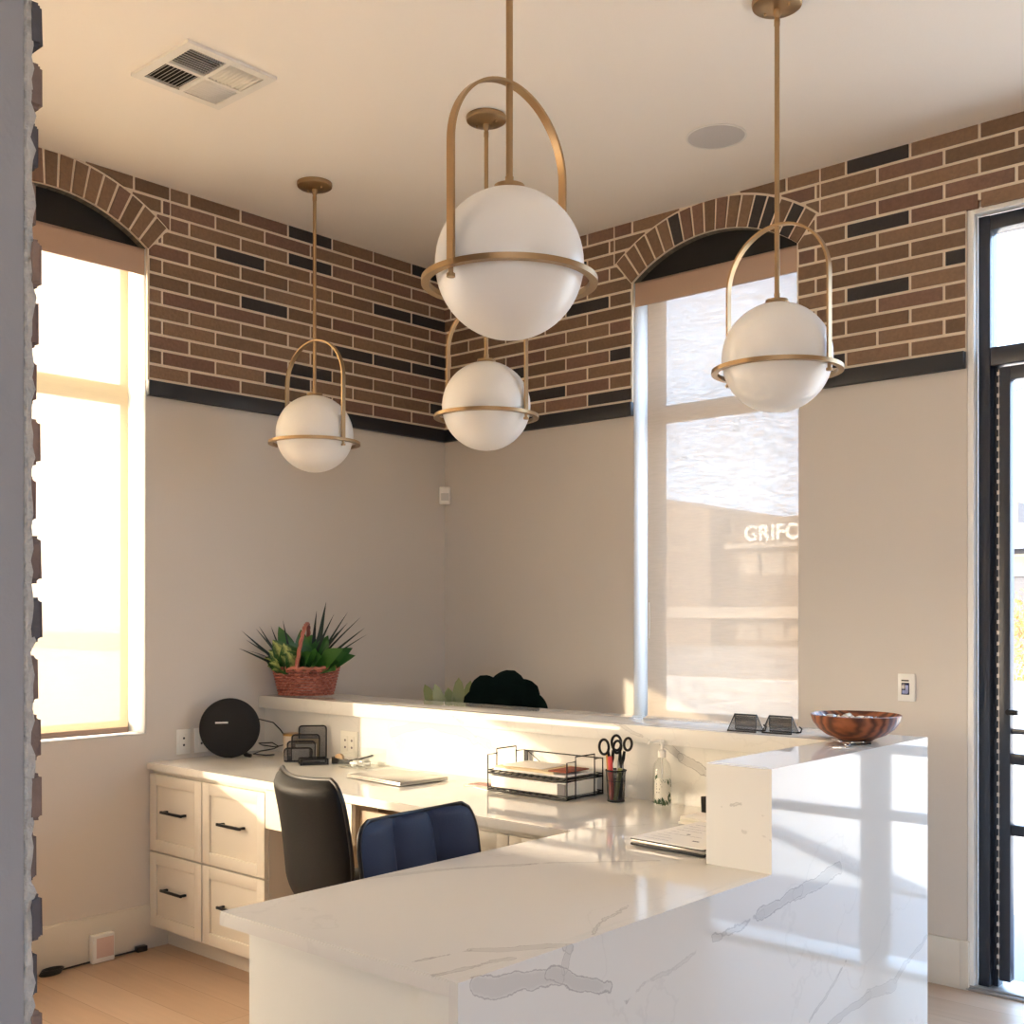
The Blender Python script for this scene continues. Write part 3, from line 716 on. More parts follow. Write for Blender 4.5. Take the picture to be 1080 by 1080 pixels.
# ------------------------------------------------------------------ ceiling vent and ceiling speaker
vx0, vx1, vy0, vy1 = .905, 1.277, -2.50, -2.148
cx_, cy_ = (vx0 + vx1) / 2, (vy0 + vy1) / 2
t = thing('ceiling_vent', 'square white four-way air vent in the ceiling', 'vent', (cx_, cy_, ZC))
hw = .186; m = MB()
bm = outline_mesh('v', [[(-hw, -hw), (hw, -hw), (hw, hw), (-hw, hw)]] + [[(a, b), (a + hw - .042, b), (a + hw - .042, b + hw - .042), (a, b + hw - .042)] for a in (-hw + .034, .008) for b in (-hw + .034, .008)], .0115)
bm.transform(Matrix.Translation((0, 0, -.012))); m.merge(bm)
build('vent_frame', m, M['white'], t)
m = MB(); m.box((-hw + .03, -hw + .03, -.0012), (hw - .03, hw - .03, -.0004)); build('vent_back', m, M['blackpanel'], t)
q = hw - .034
for (sx, sy, ax, tilt) in ((-1, -1, 'x', -1), (1, -1, 'y', 1), (1, 1, 'x', 1), (-1, 1, 'y', -1)):
    m = MB(); n = 9
    for i in range(n):
        d = .012 + (q - .014) * (i + .5) / n
        if ax == 'x':
            y = sy * d; m.face([(sx * .008, y - tilt * .006, -.002), (sx * q, y - tilt * .006, -.002), (sx * q, y + tilt * .004, -.0115), (sx * .008, y + tilt * .004, -.0115)])
        else:
            x = sx * d; m.face([(x - tilt * .006, sy * .008, -.002), (x - tilt * .006, sy * q, -.002), (x + tilt * .004, sy * q, -.0115), (x + tilt * .004, sy * .008, -.0115)])
    o = build('louvre', m, M['white'], t); s = o.modifiers.new('t', 'SOLIDIFY'); s.thickness = .0012
t = thing('ceiling_speaker', 'round white speaker grille flush in the ceiling', 'speaker', (2.204, -.622, ZC))
m = MB(); m.lathe([(.115, -.001), (.123, -.0015), (.124, -.005), (.116, -.006), (.1155, -.004)], seg=64); build('rim', m, M['white'], t)
m = MB(); m.lathe([(0, -.0042), (.116, -.004), (.116, -.002), (0, -.002)], seg=64); build('grille', m, mat('speaker_grille', srgb(214, 212, 210), .7, bump=.4, bscale=700), t)

# ------------------------------------------------------------------ small wall fittings
t = thing('motion_sensor', 'small white motion sensor mounted high in the room corner', 'sensor', (.028, -.028, 2.206), PI / 4)
m = MB(); m.box((-.034, -.02, -.05), (.034, .02, .05), .010, seg=3); build('sensor_body', m, M['white'], t)
m = MB(); m.box((-.022, -.024, -.03), (.022, -.018, .012), .003); build('lens', m, mat('sensor_lens', srgb(196, 194, 190), .4), t)
t = thing('thermostat', 'white wall thermostat with a small dark blue screen', 'thermostat', (2.749, 0, 1.213))
m = MB(); m.box((-.037, -.012, -.058), (.037, 0, .058), .004); build('plate', m, M['white'], t)
m = MB(); m.box((-.020, -.0135, -.030), (.014, -.011, .020), .001); build('screen', m, M['screen'], t)
m = MB(); m.box((-.002, -.0142, -.022), (.010, -.0132, .010)); m.box((-.016, -.0142, -.026), (.008, -.0132, -.012)); build('display_marks', m, mat('display_pale_blue', srgb(170, 180, 226), .3), t)
m = MB(); m.box((-.020, -.0135, .026), (.012, -.011, .032)); build('slot', m, M['darkedge'], t)
def outlet(place, label, gangs=1, group=None, loc=None, mt='white'):
    L = V(loc); t = thing('wall_outlet', label, 'outlet', L)
    w = .036 + .023 * (gangs - 1)
    m = MB(); m.box(place(-w, -.058), V(place(w, .058)) + V(place(0, 0, .006)), .002); build('cover_plate', m, M[mt], t)
    for g in range(gangs):
        c = (g - (gangs - 1) / 2) * .046
        m = MB(); m.box(V(place(c - .016, -.034)) + V(place(0, 0, .004)), V(place(c + .016, .034)) + V(place(0, 0, .0085)), .002); s = build('socket', m, M[mt], t)
        for zz in (-.016, .016): m = MB(); m.cyl(V(place(c, zz)) + V(place(0, 0, .008)), V(place(c, zz)) + V(place(0, 0, .0095)), .0055, 10); build('socket_hole', m, M['darkedge' if mt == 'white' else 'ink'], s)
    return t
pa = lambda u, z, d=0: (d, u, z)
pb_ = lambda u, z, d=0: (u, -d, z)
outlet(pa, 'white outlet on the left wall under the window, left of the black round speaker', loc=(0, -1.727, .925))
outlet(pa, 'white outlet on the left wall, half hidden behind the black round speaker', loc=(0, -1.632, .925))
outlet(pb_, 'cream double outlet on the backsplash behind the mesh letter sorter', 2, loc=(.655, BS, .925), mt='labelw')

# ------------------------------------------------------------------ reception counter
ST = .031
mb = MB(); bm = outline_mesh('w', [[(.0, DY), (IX0, DY), (IX0, IY0), (IX1 - .0245, IY0), (IX1 - .0245, BY0 + .0), (BX0, BY0), (BX0, BS), (.0, BS)]], ST - .003)
bm.transform(Matrix.Translation((0, 0, T - ST))); mb.merge(bm)
bm = outline_mesh('w2', [[(.0015, DY + .0015), (IX0 + .0015, DY + .0015), (IX0 + .0015, IY0 + .0015), (IX1 - .0245, IY0 + .0015), (IX1 - .0245, BY0), (BX0, BY0), (BX0, BS), (.0015, BS)]], .003)
bm.transform(Matrix.Translation((0, 0, T - .003))); mb.merge(bm)
tag(build('worktop', mb, M['quartz']), 'L-shaped white quartz worktop with grey veins, running from desk to near corner', 'countertop')
t = thing('reception_counter', 'white reception counter with grey-veined quartz front and raised bar', 'reception desk', (IX1, -2.1, 0))
o_ = V((IX1, -2.1, 0))
def loc(m): return m.xf(Matrix.Translation(-o_))
YE = -1.0
m = MB(); m.prism([(IY0, 0), (YE, 0), (YE, B), (BY0, B), (BY0, T), (IY0, T)], 0, IX1 - .024, IX1); build('front_panel', loc(m), M['quartz'], t)
m = MB(); m.box((BX0, BY0, T + .0005), (IX1 - .024, BY0 + .024, B - .001)); build('bar_end_panel', loc(m), M['quartz'], t)
m = MB(); m.box((BX0, BY0 + .024, T + .0005), (BX0 + .024, YE - .031, B - .0245)); m.box((BX0 + .001, YE - .03, 0), (IX1 - .0245, YE, B - .03)); build('inner_panel', loc(m), M['quartz'], t)
m = MB(); m.box((BX0, BY0 + .024, B - .024), (IX1 - .024, YE, B)); build('bar_top', loc(m), M['quartz'], t)
m = MB(); m.box((IX0 + .05, IY0 + .045, 0), (3.118, IY0 + .065, T - ST - .001)); build('end_panel', loc(m), M['panelw'], t)
m = MB(); m.box((3.122, IY0 + .03, 0), (IX1 - .024, IY0 + .06, T - ST - .001)); m.box((3.122, IY0 + .004, T - ST - .05), (IX1 - .0245, IY0 + .03, T - ST - .001)); build('corner_post', loc(m), M['panelw'], t)
m = MB(); m.box((3.10, IY0 + .066, 0), (IX1 - .0245, -2.05, T - ST - .001)); build('inner_wall', loc(m), M['panelw'], t)
# upper ledge with its backsplash
t = thing('ledge', 'long raised quartz ledge with veined backsplash behind the desk', 'counter ledge', (1.5, LY0, 0)); o_ = V((1.5, LY0, 0))
m = MB(); m.box((.001, LY0, B - .062), (BX0 - .001, LY0 + .03, B - .0005), .0015); m.box((.001, LY0 + .03, B - .03), (BX0 - .001, LY1, B - .0005), .0015); build('ledge_top', loc(m), M['quartz'], t)
m = MB(); m.box((.001, BS, T + .0005), (BX0 - .001, BS + .02, B - .03)); build('backsplash', loc(m), M['quartz'], t)
m = MB(); m.box((.001, BS + .02, 0), (BX0 - .001, LY1 - .1, B - .03)); build('ledge_wall', loc(m), M['wall'], t)

# ------------------------------------------------------------------ drawers and cabinets
FY = -1.897
def shaker(t, x0, x1, z0, z1, o, handle=True, name='drawer'):
    m = MB(); fw = .052
    m.box((x0, FY, z0), (x1, FY + .012, z1), .001)
    for a, b in (((x0, z0), (x0 + fw, z1)), ((x1 - fw, z0), (x1, z1)), ((x0 + fw, z0), (x1 - fw, z0 + fw)), ((x0 + fw, z1 - fw), (x1 - fw, z1))):
        m.box((a[0], FY - .009, a[1]), (b[0], FY + .001, b[1]), .0012)
    d = build(name, m.xf(Matrix.Translation(-o)), M['cab'], t)
    if handle:
        c, z = (x0 + x1) / 2, (z0 + z1) / 2 + .012; m = MB(); hw = .085
        m.box((c - hw, FY - .034, z - .006), (c + hw, FY - .024, z + .006), .002)
        for s in (-1, 1): m.box((c + s * (hw - .012) - .006, FY - .028, z - .005), (c + s * (hw - .012) + .006, FY, z + .005), .001)
        build('handle', m.xf(Matrix.Translation(-o)), M['handle'], d)
    return d
def cabinet(x0, x1, label, drawers, grp='drawer cabinets under the desk', handles=True):
    o = V(((x0 + x1) / 2, FY, 0)); t = thing('drawer_cabinet', label, 'cabinet', o, 0, grp)
    m = MB(); m.box((x0, FY + .012, .10), (x1, -1.25, T - ST - .001)); m.box((x0, -1.812, 0), (x1, -1.25, .10))
    build('cabinet_body', m.xf(Matrix.Translation(-o)), M['cab'], t)
    for a, b, z0, z1 in drawers: shaker(t, a, b, z0, z1, o, handles)
    return t
cabinet(.004, .432, 'cream two-drawer cabinet against the left wall, under the window', [(.012, .427, .449, .797), (.012, .427, .105, .441)])
kc = cabinet(.432, .885, 'cream two-drawer cabinet beside the kneehole, partly behind the near counter corner', [(.435, .880, .449, .797), (.435, .880, .105, .441)])
cabinet(1.95, 2.47, 'cream drawer cabinet behind the navy chair', [(1.955, 2.205, .60, .797), (2.21, 2.465, .60, .797), (1.955, 2.205, .105, .592), (2.21, 2.465, .105, .592)], handles=False)
m = MB(); m.box((.886, FY - .009, .655), (1.42, FY + .012, T - ST - .004), .002); o_ = kc.location; build('apron_panel', m.xf(Matrix.Translation(-o_)), M['cab'], kc)
m = MB(); m.box((1.422, FY + .03, .60), (1.948, FY + .045, .785), .002); build('recessed_apron', m.xf(Matrix.Translation(-o_)), M['kneep'], kc)  # taupe instead of cream: the shade under the desk put into its colour
mb = MB(); mb.box((.886, -1.30, 0), (1.949, -1.27, T - ST - .002)); tag(build('kneehole_panel', mb, M['kneep']), 'taupe back panel of the kneehole under the desk', 'panel')

# ------------------------------------------------------------------ chairs
def office_chair(label, loc_, rz, seat_z, back_mat, front_mat, grp, width=.46, H=.46):
    t = thing('office_chair', label, 'chair', (loc_[0], loc_[1], 0), rz, grp)
    w = width; th = .045
    def shell(name, prof, w_of, panels, mf, parent, cap):
        """padded slab along a side profile (y, z); outer half in mat 0, panelled inner half in mat 1"""
        n = len(prof); NF = 61; NS = NF + 24; m = MB(); rings = []
        for i, (y, z) in enumerate(prof):
            a = prof[max(i - 1, 0)]; b = prof[min(i + 1, n - 1)]
            d = V((0, b[0] - a[0], b[1] - a[1])).normalized(); nr = V((0, d.z, -d.y))   # towards the sitter for a back going up
            s = i / (n - 1); W = w_of(s); e = min(1, cap(s))
            ring = []
            for k in range(NS):
                fr = k < NF; u = (-1 + 2 * (k + .5) / NF) if fr else (1 - 2 * (k - NF + .5) / (NS - NF))
                u = math.copysign(1 - (1 - abs(u)) ** 1.35, u) * 1.0
                v = (1 - abs(u) ** 5) ** .5 * (1 if fr else -1)
                q = .5 * th * e * v
                if fr and panels: q += .024 * e * (abs(math.sin(panels * PI * (u * .5 + .5))) ** .5 - .85) * (1 - abs(u) ** 8)
                if not fr: q -= .030 * e * (1 - u * u)
                wrap = .035 * u * u
                ring.append(m.bm.verts.new(V((u * W / 2, y, z)) + nr * (q + wrap)))
            rings.append(ring)
        for a, b in zip(rings, rings[1:]):
            for k in range(NS):
                f = m.bm.faces.new((a[k], a[(k + 1) % NS], b[(k + 1) % NS], b[k])); f.smooth = True
                f.material_index = 1 if k < NF else 0
        m.bm.faces.new(rings[0][::-1]); m.bm.faces.new(rings[-1])
        o = build(name, m, mf, parent, sharp=50)
        if name == 'backrest':
            def rimpt(i, u):
                y, z = prof[i]; p_, q_ = prof[max(i - 1, 0)], prof[min(i + 1, n - 1)]; d = V((0, q_[0] - p_[0], q_[1] - p_[1])).normalized()
                return V((u * w_of(i / (n - 1)) / 2, y, z)) + V((0, d.z, -d.y)) * .035 * u * u
            k0 = n // 3; path = [rimpt(i, -.995) for i in range(k0, n)] + [rimpt(n - 1, -.98 + 1.96 * j / 20) for j in range(21)] + [rimpt(i, .995) for i in range(n - 1, k0 - 1, -1)]
            pm = MB(); pm.tube(path, .0065, 8); build('piping', pm, M['blackp'], o)
        return o
    # back: from the bend at the seat up to the top edge
    prof = []
    for i in range(15):
        a = PI / 2 * i / 14; prof.append((.10 - .10 * math.sin(a), .10 - .10 * math.cos(a)))
    for i in range(1, 25): s = i / 24; prof.append((-.015 * s - .035 * s * s, .10 + (H - .10) * s))
    prof = [(y, z + seat_z) for y, z in prof]
    def w_of(s):
        k = max(0, (s - .84) / .16); k2 = max(0, (.56 - s) / .56); return w - .10 * (1 - math.sqrt(max(0, 1 - k * k))) - .26 * (1 - math.sqrt(max(0, 1 - k2 * k2)))
    bk = shell('backrest', prof, w_of, 3, [back_mat, front_mat], t, lambda s: math.sqrt(max(.03, 1 - max(0, (s - .93) / .07) ** 2)))
    # piping along the rim
    prof2 = [(.095 + .40 * i / 16, .0 + .006 * math.sin(PI * i / 16)) for i in range(17)]
    prof2 = [(y, z + seat_z) for y, z in prof2][::-1]
    shell('seat', prof2, lambda s: w * (.93 + .05 * math.sin(PI * s)), 3, [front_mat, back_mat], t, lambda s: math.sqrt(max(.05, 1 - max(0, (.12 - s) / .12) ** 2)))
    m = MB(); m.cyl((0, .25, seat_z - .03), (0, .25, seat_z - .06), .08, 24); m.cyl((0, .25, seat_z - .05), (0, .25, .10), .024, 20); m.cyl((0, .25, .26), (0, .25, .08), .036, 20); build('gas_lift', m, M['chrome'], t)
    m = MB(); m.tube([(0.02, .25, seat_z - .05), (.12, .24, seat_z - .055), (.2, .23, seat_z - .05)], .006); build('lift_lever', m, M['blackp'], t)
    for k in range(5):
        a = 2 * PI * k / 5 + .3; d = V((math.cos(a), math.sin(a), 0)); c = V((0, .25, 0))
        m = MB(); m.tube([c + d * .03 + V((0, 0, .115)), c + d * .13 + V((0, 0, .10)), c + d * .24 + V((0, 0, .075))], [.024, .019, .014], 10); lg = build('leg', m, M['chrome'], t)
        m = MB(); p = c + d * .235; q = V((-d.y, d.x, 0)); m.cyl(p + V((0, 0, .028)) - q * .016, p + V((0, 0, .028)) + q * .016, .028, 18); build('caster', m, M['blackp'], lg)
    return t
# black one: its back to us, facing the desk; navy one: facing the near counter
a = math.atan2(-2.497 + 2.388, 2.066 - 1.619)
office_chair('black leather office chair seen from behind, pulled up to the desk', (1.845, -2.43), a, .605, M['leather'], M['leather'], 'ribbed office chairs', .46, .41)
office_chair('navy blue office chair with three-panel back showing over the near counter', (2.285, -2.375), -PI / 2 + .06, .475, M['leather'], M['navy'], 'ribbed office chairs', .50)

# ------------------------------------------------------------------ round black speaker on the desk
fac = V((CAM.x - .15, CAM.y + 1.57, 0)).normalized(); ang = math.atan2(fac.y, fac.x) + PI / 2
sp = thing('round_speaker', 'large round black disc speaker standing at the left end of the desk', 'speaker', (.155, -1.575, T), ang)
tilt = Matrix.Translation((0, 0, .142)) @ Matrix.Rotation(-.12, 4, 'X') @ Matrix.Rotation(PI / 2, 4, 'X')
m = MB(); m.lathe([(0, .030), (.06, .029), (.11, .022), (.132, .012), (.139, .002), (.139, -.006), (.135, -.012)], seg=72); m.xf(tilt); build('grille', m, M['fabric'], sp)
m = MB(); m.lathe([(.135, -.012), (.12, -.03), (.06, -.045), (0, -.048)], seg=72); m.xf(tilt); build('rear_shell', m, M['blackp'], sp)
m = MB(); m.box((-.066, .020, .0275), (-.008, .028, .0302), .001); m.xf(tilt); build('logo_bar', m, M['white'], sp)
for s in (.1, 1.15):
    m = MB(); m.tube([(s * .05, .01, .04), (s * .065, .0, .014), (s * .085, -.012, .0095)], [.012, .012, .008], 10); build('foot', m, M['blackp'], sp)
mb = MB(); mb.tube([(.16, -1.42, 1.02), (.20, -1.36, 1.0), (.222, -1.335, .965), (.226, -1.31, .93), (.21, -1.30, .89), (.15, -1.31, .875), (.11, -1.36, .885), (.14, -1.40, .90), (.205, -1.37, .905), (.215, -1.34, .885), (.17, -1.335, .87), (.13, -1.38, .86), (.15, -1.44, .853), (.22, -1.42, .851), (.235, -1.38, .851)], .0028, 8)
mb.xf((Matrix.Translation(sp.location) @ Matrix.Rotation(ang, 4, 'Z')).inverted()); build('power_cord', mb, M['blackp'], sp)

# ------------------------------------------------------------------ jar, letter sorter and small desk things
t = thing('jar', 'marbled cream jar with a gold rim behind the letter sorter', 'jar', (.296, -1.322, T))
m = MB(); m.lathe([(0, .001), (.036, .001), (.041, .008), (.043, .09), (.042, .097), (.036, .097), (.036, .02), (0, .02)], seg=40); build('jar_body', m, M['jar'], t)
m = MB(); m.lathe([(.042, .096), (.044, .098), (.044, .106), (.040, .107), (.0, .107)], seg=40); build('lid_rim', m, M['gold'], t)
ls = thing('letter_sorter', 'black mesh letter sorter with stepped slots on the desk', 'letter sorter', (.474, -1.380, T), YAW + .12)
def rrect(w, h, r, z0=0, n=6):
    P = []
    for cx, cz, a0 in ((w / 2 - r, h - r, 0), (-w / 2 + r, h - r, PI / 2)):
        for i in range(n + 1): a = a0 + PI / 2 * i / n; P.append((cx + r * math.cos(a), cz + r * math.sin(a)))
    return [(w / 2, 0)] + P + [(-w / 2, 0)]
m = MB(); m.box((-.085, -.075, 0), (.075, .045, .004)); build('base_plate', m, M['mesh'], ls)
for i, (hh, xo) in enumerate(((.150, .03), (.112, .0), (.085, -.018), (.058, -.03))):
    y = .036 - i * .033; L = rrect(.125, hh, .014)
    m = MB(); m.tube([(x + xo, y, z + .004) for x, z in L], .0035, 8, True); p = build('slot_frame', m, M['handle'], ls)
    m = MB(); m.face([(x + xo, y, z + .004) for x, z in L]); build('mesh_panel', m, M['meshc'], p)
c, s_ = math.cos(YAW + .12), math.sin(YAW + .12)
def lsw(x, y, z): return (.474 + c * x - s_ * y, -1.380 + s_ * x + c * y, T + z)
def slab(name, x0, x1, y0, y1, z0, z1, mt, lab, cat, base=lsw, group=None):
    m = MB(); 
    p0 = V(base((x0 + x1) / 2, (y0 + y1) / 2, z0)); m.box((x0 - (x0 + x1) / 2, y0 - (y0 + y1) / 2, 0), (x1 - (x0 + x1) / 2, y1 - (y0 + y1) / 2, z1 - z0))
    o = build(name, m, mt); o.location = p0; o.rotation_euler = (0, 0, YAW + .12); return tag(o, lab, cat, group)
slab('envelope', -.05, .06, .022, .026, .006, .095, M['cream'], 'tan card standing in the tall slot of the letter sorter', 'envelope')
slab('business_card', -.058, .02, -.052, -.048, .006, .060, M['paper'], 'white card with print in the front slot of the letter sorter', 'card')
slab('photo_card', -.045, .05, -.016, -.012, .006, .075, M['labelw'], 'pale card in the middle slot of the letter sorter', 'card')
tr = thing('mesh_tray', 'low black mesh tray in front of the letter sorter', 'desk tray', (.622, -1.452, T), YAW + .3)
m = MB(); m.box((-.06, -.035, .001), (.06, .035, .003)); build('tray_floor', m, M['mesh'], tr)
m = MB(); m.tube([(-.06, -.035, .026), (.06, -.035, .026), (.06, .035, .026), (-.06, .035, .026)], .003, 8, True)
for x, y in ((-.06, -.035), (.06, -.035), (.06, .035), (-.06, .035)): m.cyl((x, y, .001), (x, y, .027), .0028, 8)
build('tray_rim', m, M['handle'], tr)
m = MB()
for a, b in (((-.06, -.035), (.06, -.035)), ((.06, -.035), (.06, .035)), ((.06, .035), (-.06, .035)), ((-.06, .035), (-.06, -.035))): m.face([(a[0], a[1], .002), (b[0], b[1], .002), (b[0], b[1], .026), (a[0], a[1], .026)])
build('tray_side', m, M['meshc'], tr)
def at_px(u, v, z):
    """point of the plane z under a picture column and row; used to read positions off the photograph"""
    d = FWD + RGT * ((u - 540) / FPX) + V((0, 0, (HOR - v) / FPX)); t_ = (z - CAM.z) / d.z; return CAM + d * t_
def small(name, label, cat, loc_, rz=0, group=None): return thing(name, label, cat, loc_, rz, group)
st = small('stapler', 'silver and black stapler lying in the low mesh tray', 'stapler', (.622, -1.452, T + .0035), YAW + .25)
m = MB(); m.box((-.05, -.014, 0), (.05, .014, .006), .002); build('stapler_base', m, M['blackp'], st)
m = MB(); m.box((-.048, -.012, .010), (.05, .012, .020), .004); m.box((.03, -.012, .004), (.05, .012, .014), .003); build('stapler_arm', m, M['silver'], st)
tp = small('tape_dispenser', 'small black tape dispenser with a tan roll beside the mesh tray', 'tape dispenser', (.700, -1.352, T), YAW - .3)
m = MB(); m.prism([(-.045, .001), (.06, .001), (.075, .020), (.07, .026), (.03, .016), (-.045, .030)], 1, -.013, .013); build('dispenser_body', m, M['blackp'], tp)
m = MB(); m.cyl((-.012, -.010, .026), (-.012, .010, .026), .019, 28); build('tape_roll', m, M['tan'], tp)
mb = MB(); mb.cyl((.70, -1.29, T + .006), (.82, -1.275, T + .040), .0035, 8); tag(build('pen', mb, M['blackp']), 'thin black pen resting across the clear box', 'pen')
ac = small('acrylic_box', 'clear acrylic box of white clips on the desk', 'box', (.855, -1.365, T), .14)
m = MB()
for a, b in (((-.075, -.075, 0), (.075, .075, .004)), ((-.075, -.075, .004), (.075, -.072, .045)), ((-.075, .072, .004), (.075, .075, .075)), ((-.075, -.072, .004), (-.072, .072, .06)), ((.072, -.072, .004), (.075, .072, .06))): m.box(a, b)
build('box_wall', m, M['clear'], ac)
for i in range(7):
    m = MB(); m.box((-.02, -.006, 0), (.02, .006, .010), .003)
    o = build('white_clip', m, M['white']); o.location = (.855 + random.uniform(-.045, .045), -1.365 + random.uniform(-.05, .05), T + .006 + (i % 2) * .010); o.rotation_euler = (0, 0, random.uniform(0, PI))
    tag(o, 'small white clip in the clear acrylic box', 'clip', 'white clips in the acrylic box')
lp = small('laptop', 'closed silver laptop lying on the sunlit desk', 'laptop', (1.245, -1.515, T), -.07)
m = MB(); m.box((-.175, -.125, .003), (.175, .125, .010), .003); build('base', m, M['silver'], lp)
m = MB(); m.box((-.175, -.125, .0105), (.175, .125, .017), .003); build('lid', m, M['silver'], lp)
for x in (-.15, .15):
    for y in (-.1, .1): m = MB(); m.cyl((x, y, 0.0002), (x, y, .004), .007, 12); build('rubber_foot', m, M['blackp'], lp)
for i, (dx, dy, rz, mt, lab) in enumerate(((0, 0, .5, 'paper', 'white paper slip at the bottom of the loose slips beside the wire tray'), (.02, .012, .15, 'slip', 'pale pink slip on top of the loose slips beside the wire tray'), (.075, -.03, -.25, 'paper', 'white slip lying half under the wire tray'))):
    m = MB(); m.box((-.055, -.035, 0), (.055, .035, .003)); o = build('paper_slip', m, M[mt]); o.location = (1.615 + dx, -1.42 + dy, T + .001 + .0032 * (i % 2)); o.rotation_euler = (0, 0, rz); tag(o, lab, 'paper', 'loose paper slips')

# ------------------------------------------------------------------ wire file tray with its papers
TX0, TX1, TY0, TY1 = 1.735, 2.122, -1.497, -1.285
ft = thing('file_tray', 'black wire two-tier file tray on the desk', 'file tray', ((TX0 + TX1) / 2, (TY0 + TY1) / 2, T)); o_ = V(((TX0 + TX1) / 2, (TY0 + TY1) / 2, T))
hx, hy = (TX1 - TX0) / 2, (TY1 - TY0) / 2; wr = .0024
def rect(z, r=wr): return [(-hx, -hy, z), (hx, -hy, z), (hx, hy, z), (-hx, hy, z)]
def tier(name, z):
    m = MB(); m.tube(rect(z), wr * 1.5, 8, True); m.tube(rect(z + .010), wr, 8, True)
    for i in range(1, 12):
        x = -hx + 2 * hx * i / 12; m.cyl((x, -hy, z), (x, hy, z), wr * .7, 6)
    return build(name, m, M['handle'], ft)
tier('lower_tier', .008); tier('upper_tier', .072)
m = MB(); m.tube([(-hx, -hy, .004), (-hx, -hy, .140), (-hx, -hy + .05, .140), (-hx, -hy + .05, .158), (-hx, hy - .05, .158), (-hx, hy - .05, .140), (-hx, hy, .140), (-hx, hy, .004)], wr, 8); m.cyl((-hx, -hy + .05, .072), (-hx, -hy + .05, .145), wr); m.cyl((-hx, hy - .05, .072), (-hx, hy - .05, .145), wr); build('side_rail', m, M['handle'], ft)
m = MB(); m.tube([(hx, -hy, .004), (hx, -hy, .140), (hx, -hy + .05, .140), (hx, -hy + .05, .158), (hx, hy - .05, .158), (hx, hy - .05, .140), (hx, hy, .140), (hx, hy, .004)], wr, 8); m.cyl((hx, -hy + .05, .004), (hx, -hy + .05, .145), wr); m.cyl((hx, hy - .05, .004), (hx, hy - .05, .145), wr); build('side_rail', m, M['handle'], ft)
m = MB(); m.cyl((-hx, hy, .138), (hx, hy, .138), wr); m.cyl((-hx + .02, hy, .135), (-hx + .12, hy, .075), wr * .7); m.box((-hx, hy - .002, .075), (-hx + .018, hy + .002, .138)); build('rear_rail', m, M['handle'], ft)
def layer(name, x0, x1, y0, y1, z0, z1, mt, lab, cat, rz=0):
    m = MB(); cx, cy = (x0 + x1) / 2, (y0 + y1) / 2; m.box((x0 - cx, y0 - cy, 0), (x1 - cx, y1 - cy, z1 - z0), .001)
    o = build(name, m, mt); o.location = (cx + o_.x, cy + o_.y, z0 + o_.z); o.rotation_euler = (0, 0, rz); return tag(o, lab, cat)
bk = thing('binder', 'thick white binder in the lower tier of the wire file tray', 'binder', (o_.x, o_.y, T + .0125)); 
m = MB(); m.box((-hx + .012, -hy + .006, 0), (hx - .05, -hy + .010, .052)); m.box((-hx + .012, -hy + .006, 0), (hx - .012, hy - .01, .003)); m.box((-hx + .012, -hy + .006, .049), (hx - .012, hy - .01, .052)); build('cover', m, M['paper'], bk)
m = MB(); m.box((-hx + .016, -hy + .012, .004), (hx - .016, hy - .014, .048)); build('pages', m, M['labelw'], bk)
m = MB(); m.box((hx - .05, -hy + .0055, .004), (hx - .014, -hy + .010, .048)); build('spine_label', m, M['ink'], bk)
layer('paper_stack', -hx + .02, hx - .02, -hy + .012, hy - .015, .083, .092, M['paper'], 'white paper stack in the upper tier of the wire file tray', 'paper')
layer('manila_folder', -hx + .03, hx - .06, -hy + .006, hy - .02, .0925, .100, M['cream'], 'cream folder on the papers in the wire file tray', 'folder', -.03)
layer('rust_folder', hx - .10, hx - .015, -hy + .012, hy - .06, .1005, .105, M['rust'], 'rust coloured folder at the right end of the wire file tray', 'folder', .04)
layer('letter', -hx + .05, hx - .15, -hy + .03, hy - .03, .1005, .104, M['paper'], 'white letter on top of the cream folder in the wire tray', 'paper', .06)

# ------------------------------------------------------------------ pen cup and what stands in it
PC = V((2.240, -1.362, T))
pc = thing('pen_cup', 'black wire mesh pen cup beside the file tray', 'pen cup', PC)
m = MB(); m.lathe([(.031, .003), (.036, .112)], seg=40); build('mesh_wall', m, M['meshc'], pc)
m = MB(); m.lathe([(0, 0), (.031, 0), (.032, .006), (0, .006)], seg=32); build('cup_base', m, M['handle'], pc)
m = MB(); n = 40; m.tube([(.036 * math.cos(2 * PI * i / n), .036 * math.sin(2 * PI * i / n), .112) for i in range(n)], .003, 8, True); m.tube([(.0335 * math.cos(2 * PI * i / n), .0335 * math.sin(2 * PI * i / n), .075) for i in range(n)], .0012, 6, True); build('rim', m, M['handle'], pc)
def stick(name, u, d, top, r, mt, lab, cat, lean=(0, 0)):
    p0 = PC + RGT * u + FWD * d + V((0, 0, .008)); p1 = p0 + RGT * lean[0] + FWD * lean[1] + V((0, 0, top - .008))
    m = MB(); m.cyl((0, 0, 0), p1 - p0, r, 14); m.cyl(p1 - p0, (p1 - p0) * 1.02, r * .8, 14); o = build(name, m, mt); o.location = p0; return tag(o, lab, cat)
stick('marker', -.016, -.010, .160, .0085, M['red'], 'red marker standing in the mesh pen cup', 'marker', (-.006, 0))
stick('highlighter', -.004, -.018, .120, .0085, M['green'], 'olive green highlighter leaning in the mesh pen cup', 'highlighter', (.018, .0))
stick('pencil', -.020, .010, .165, .004, M['yellow'], 'tan pencil at the left of the mesh pen cup', 'pencil', (-.012, 0))
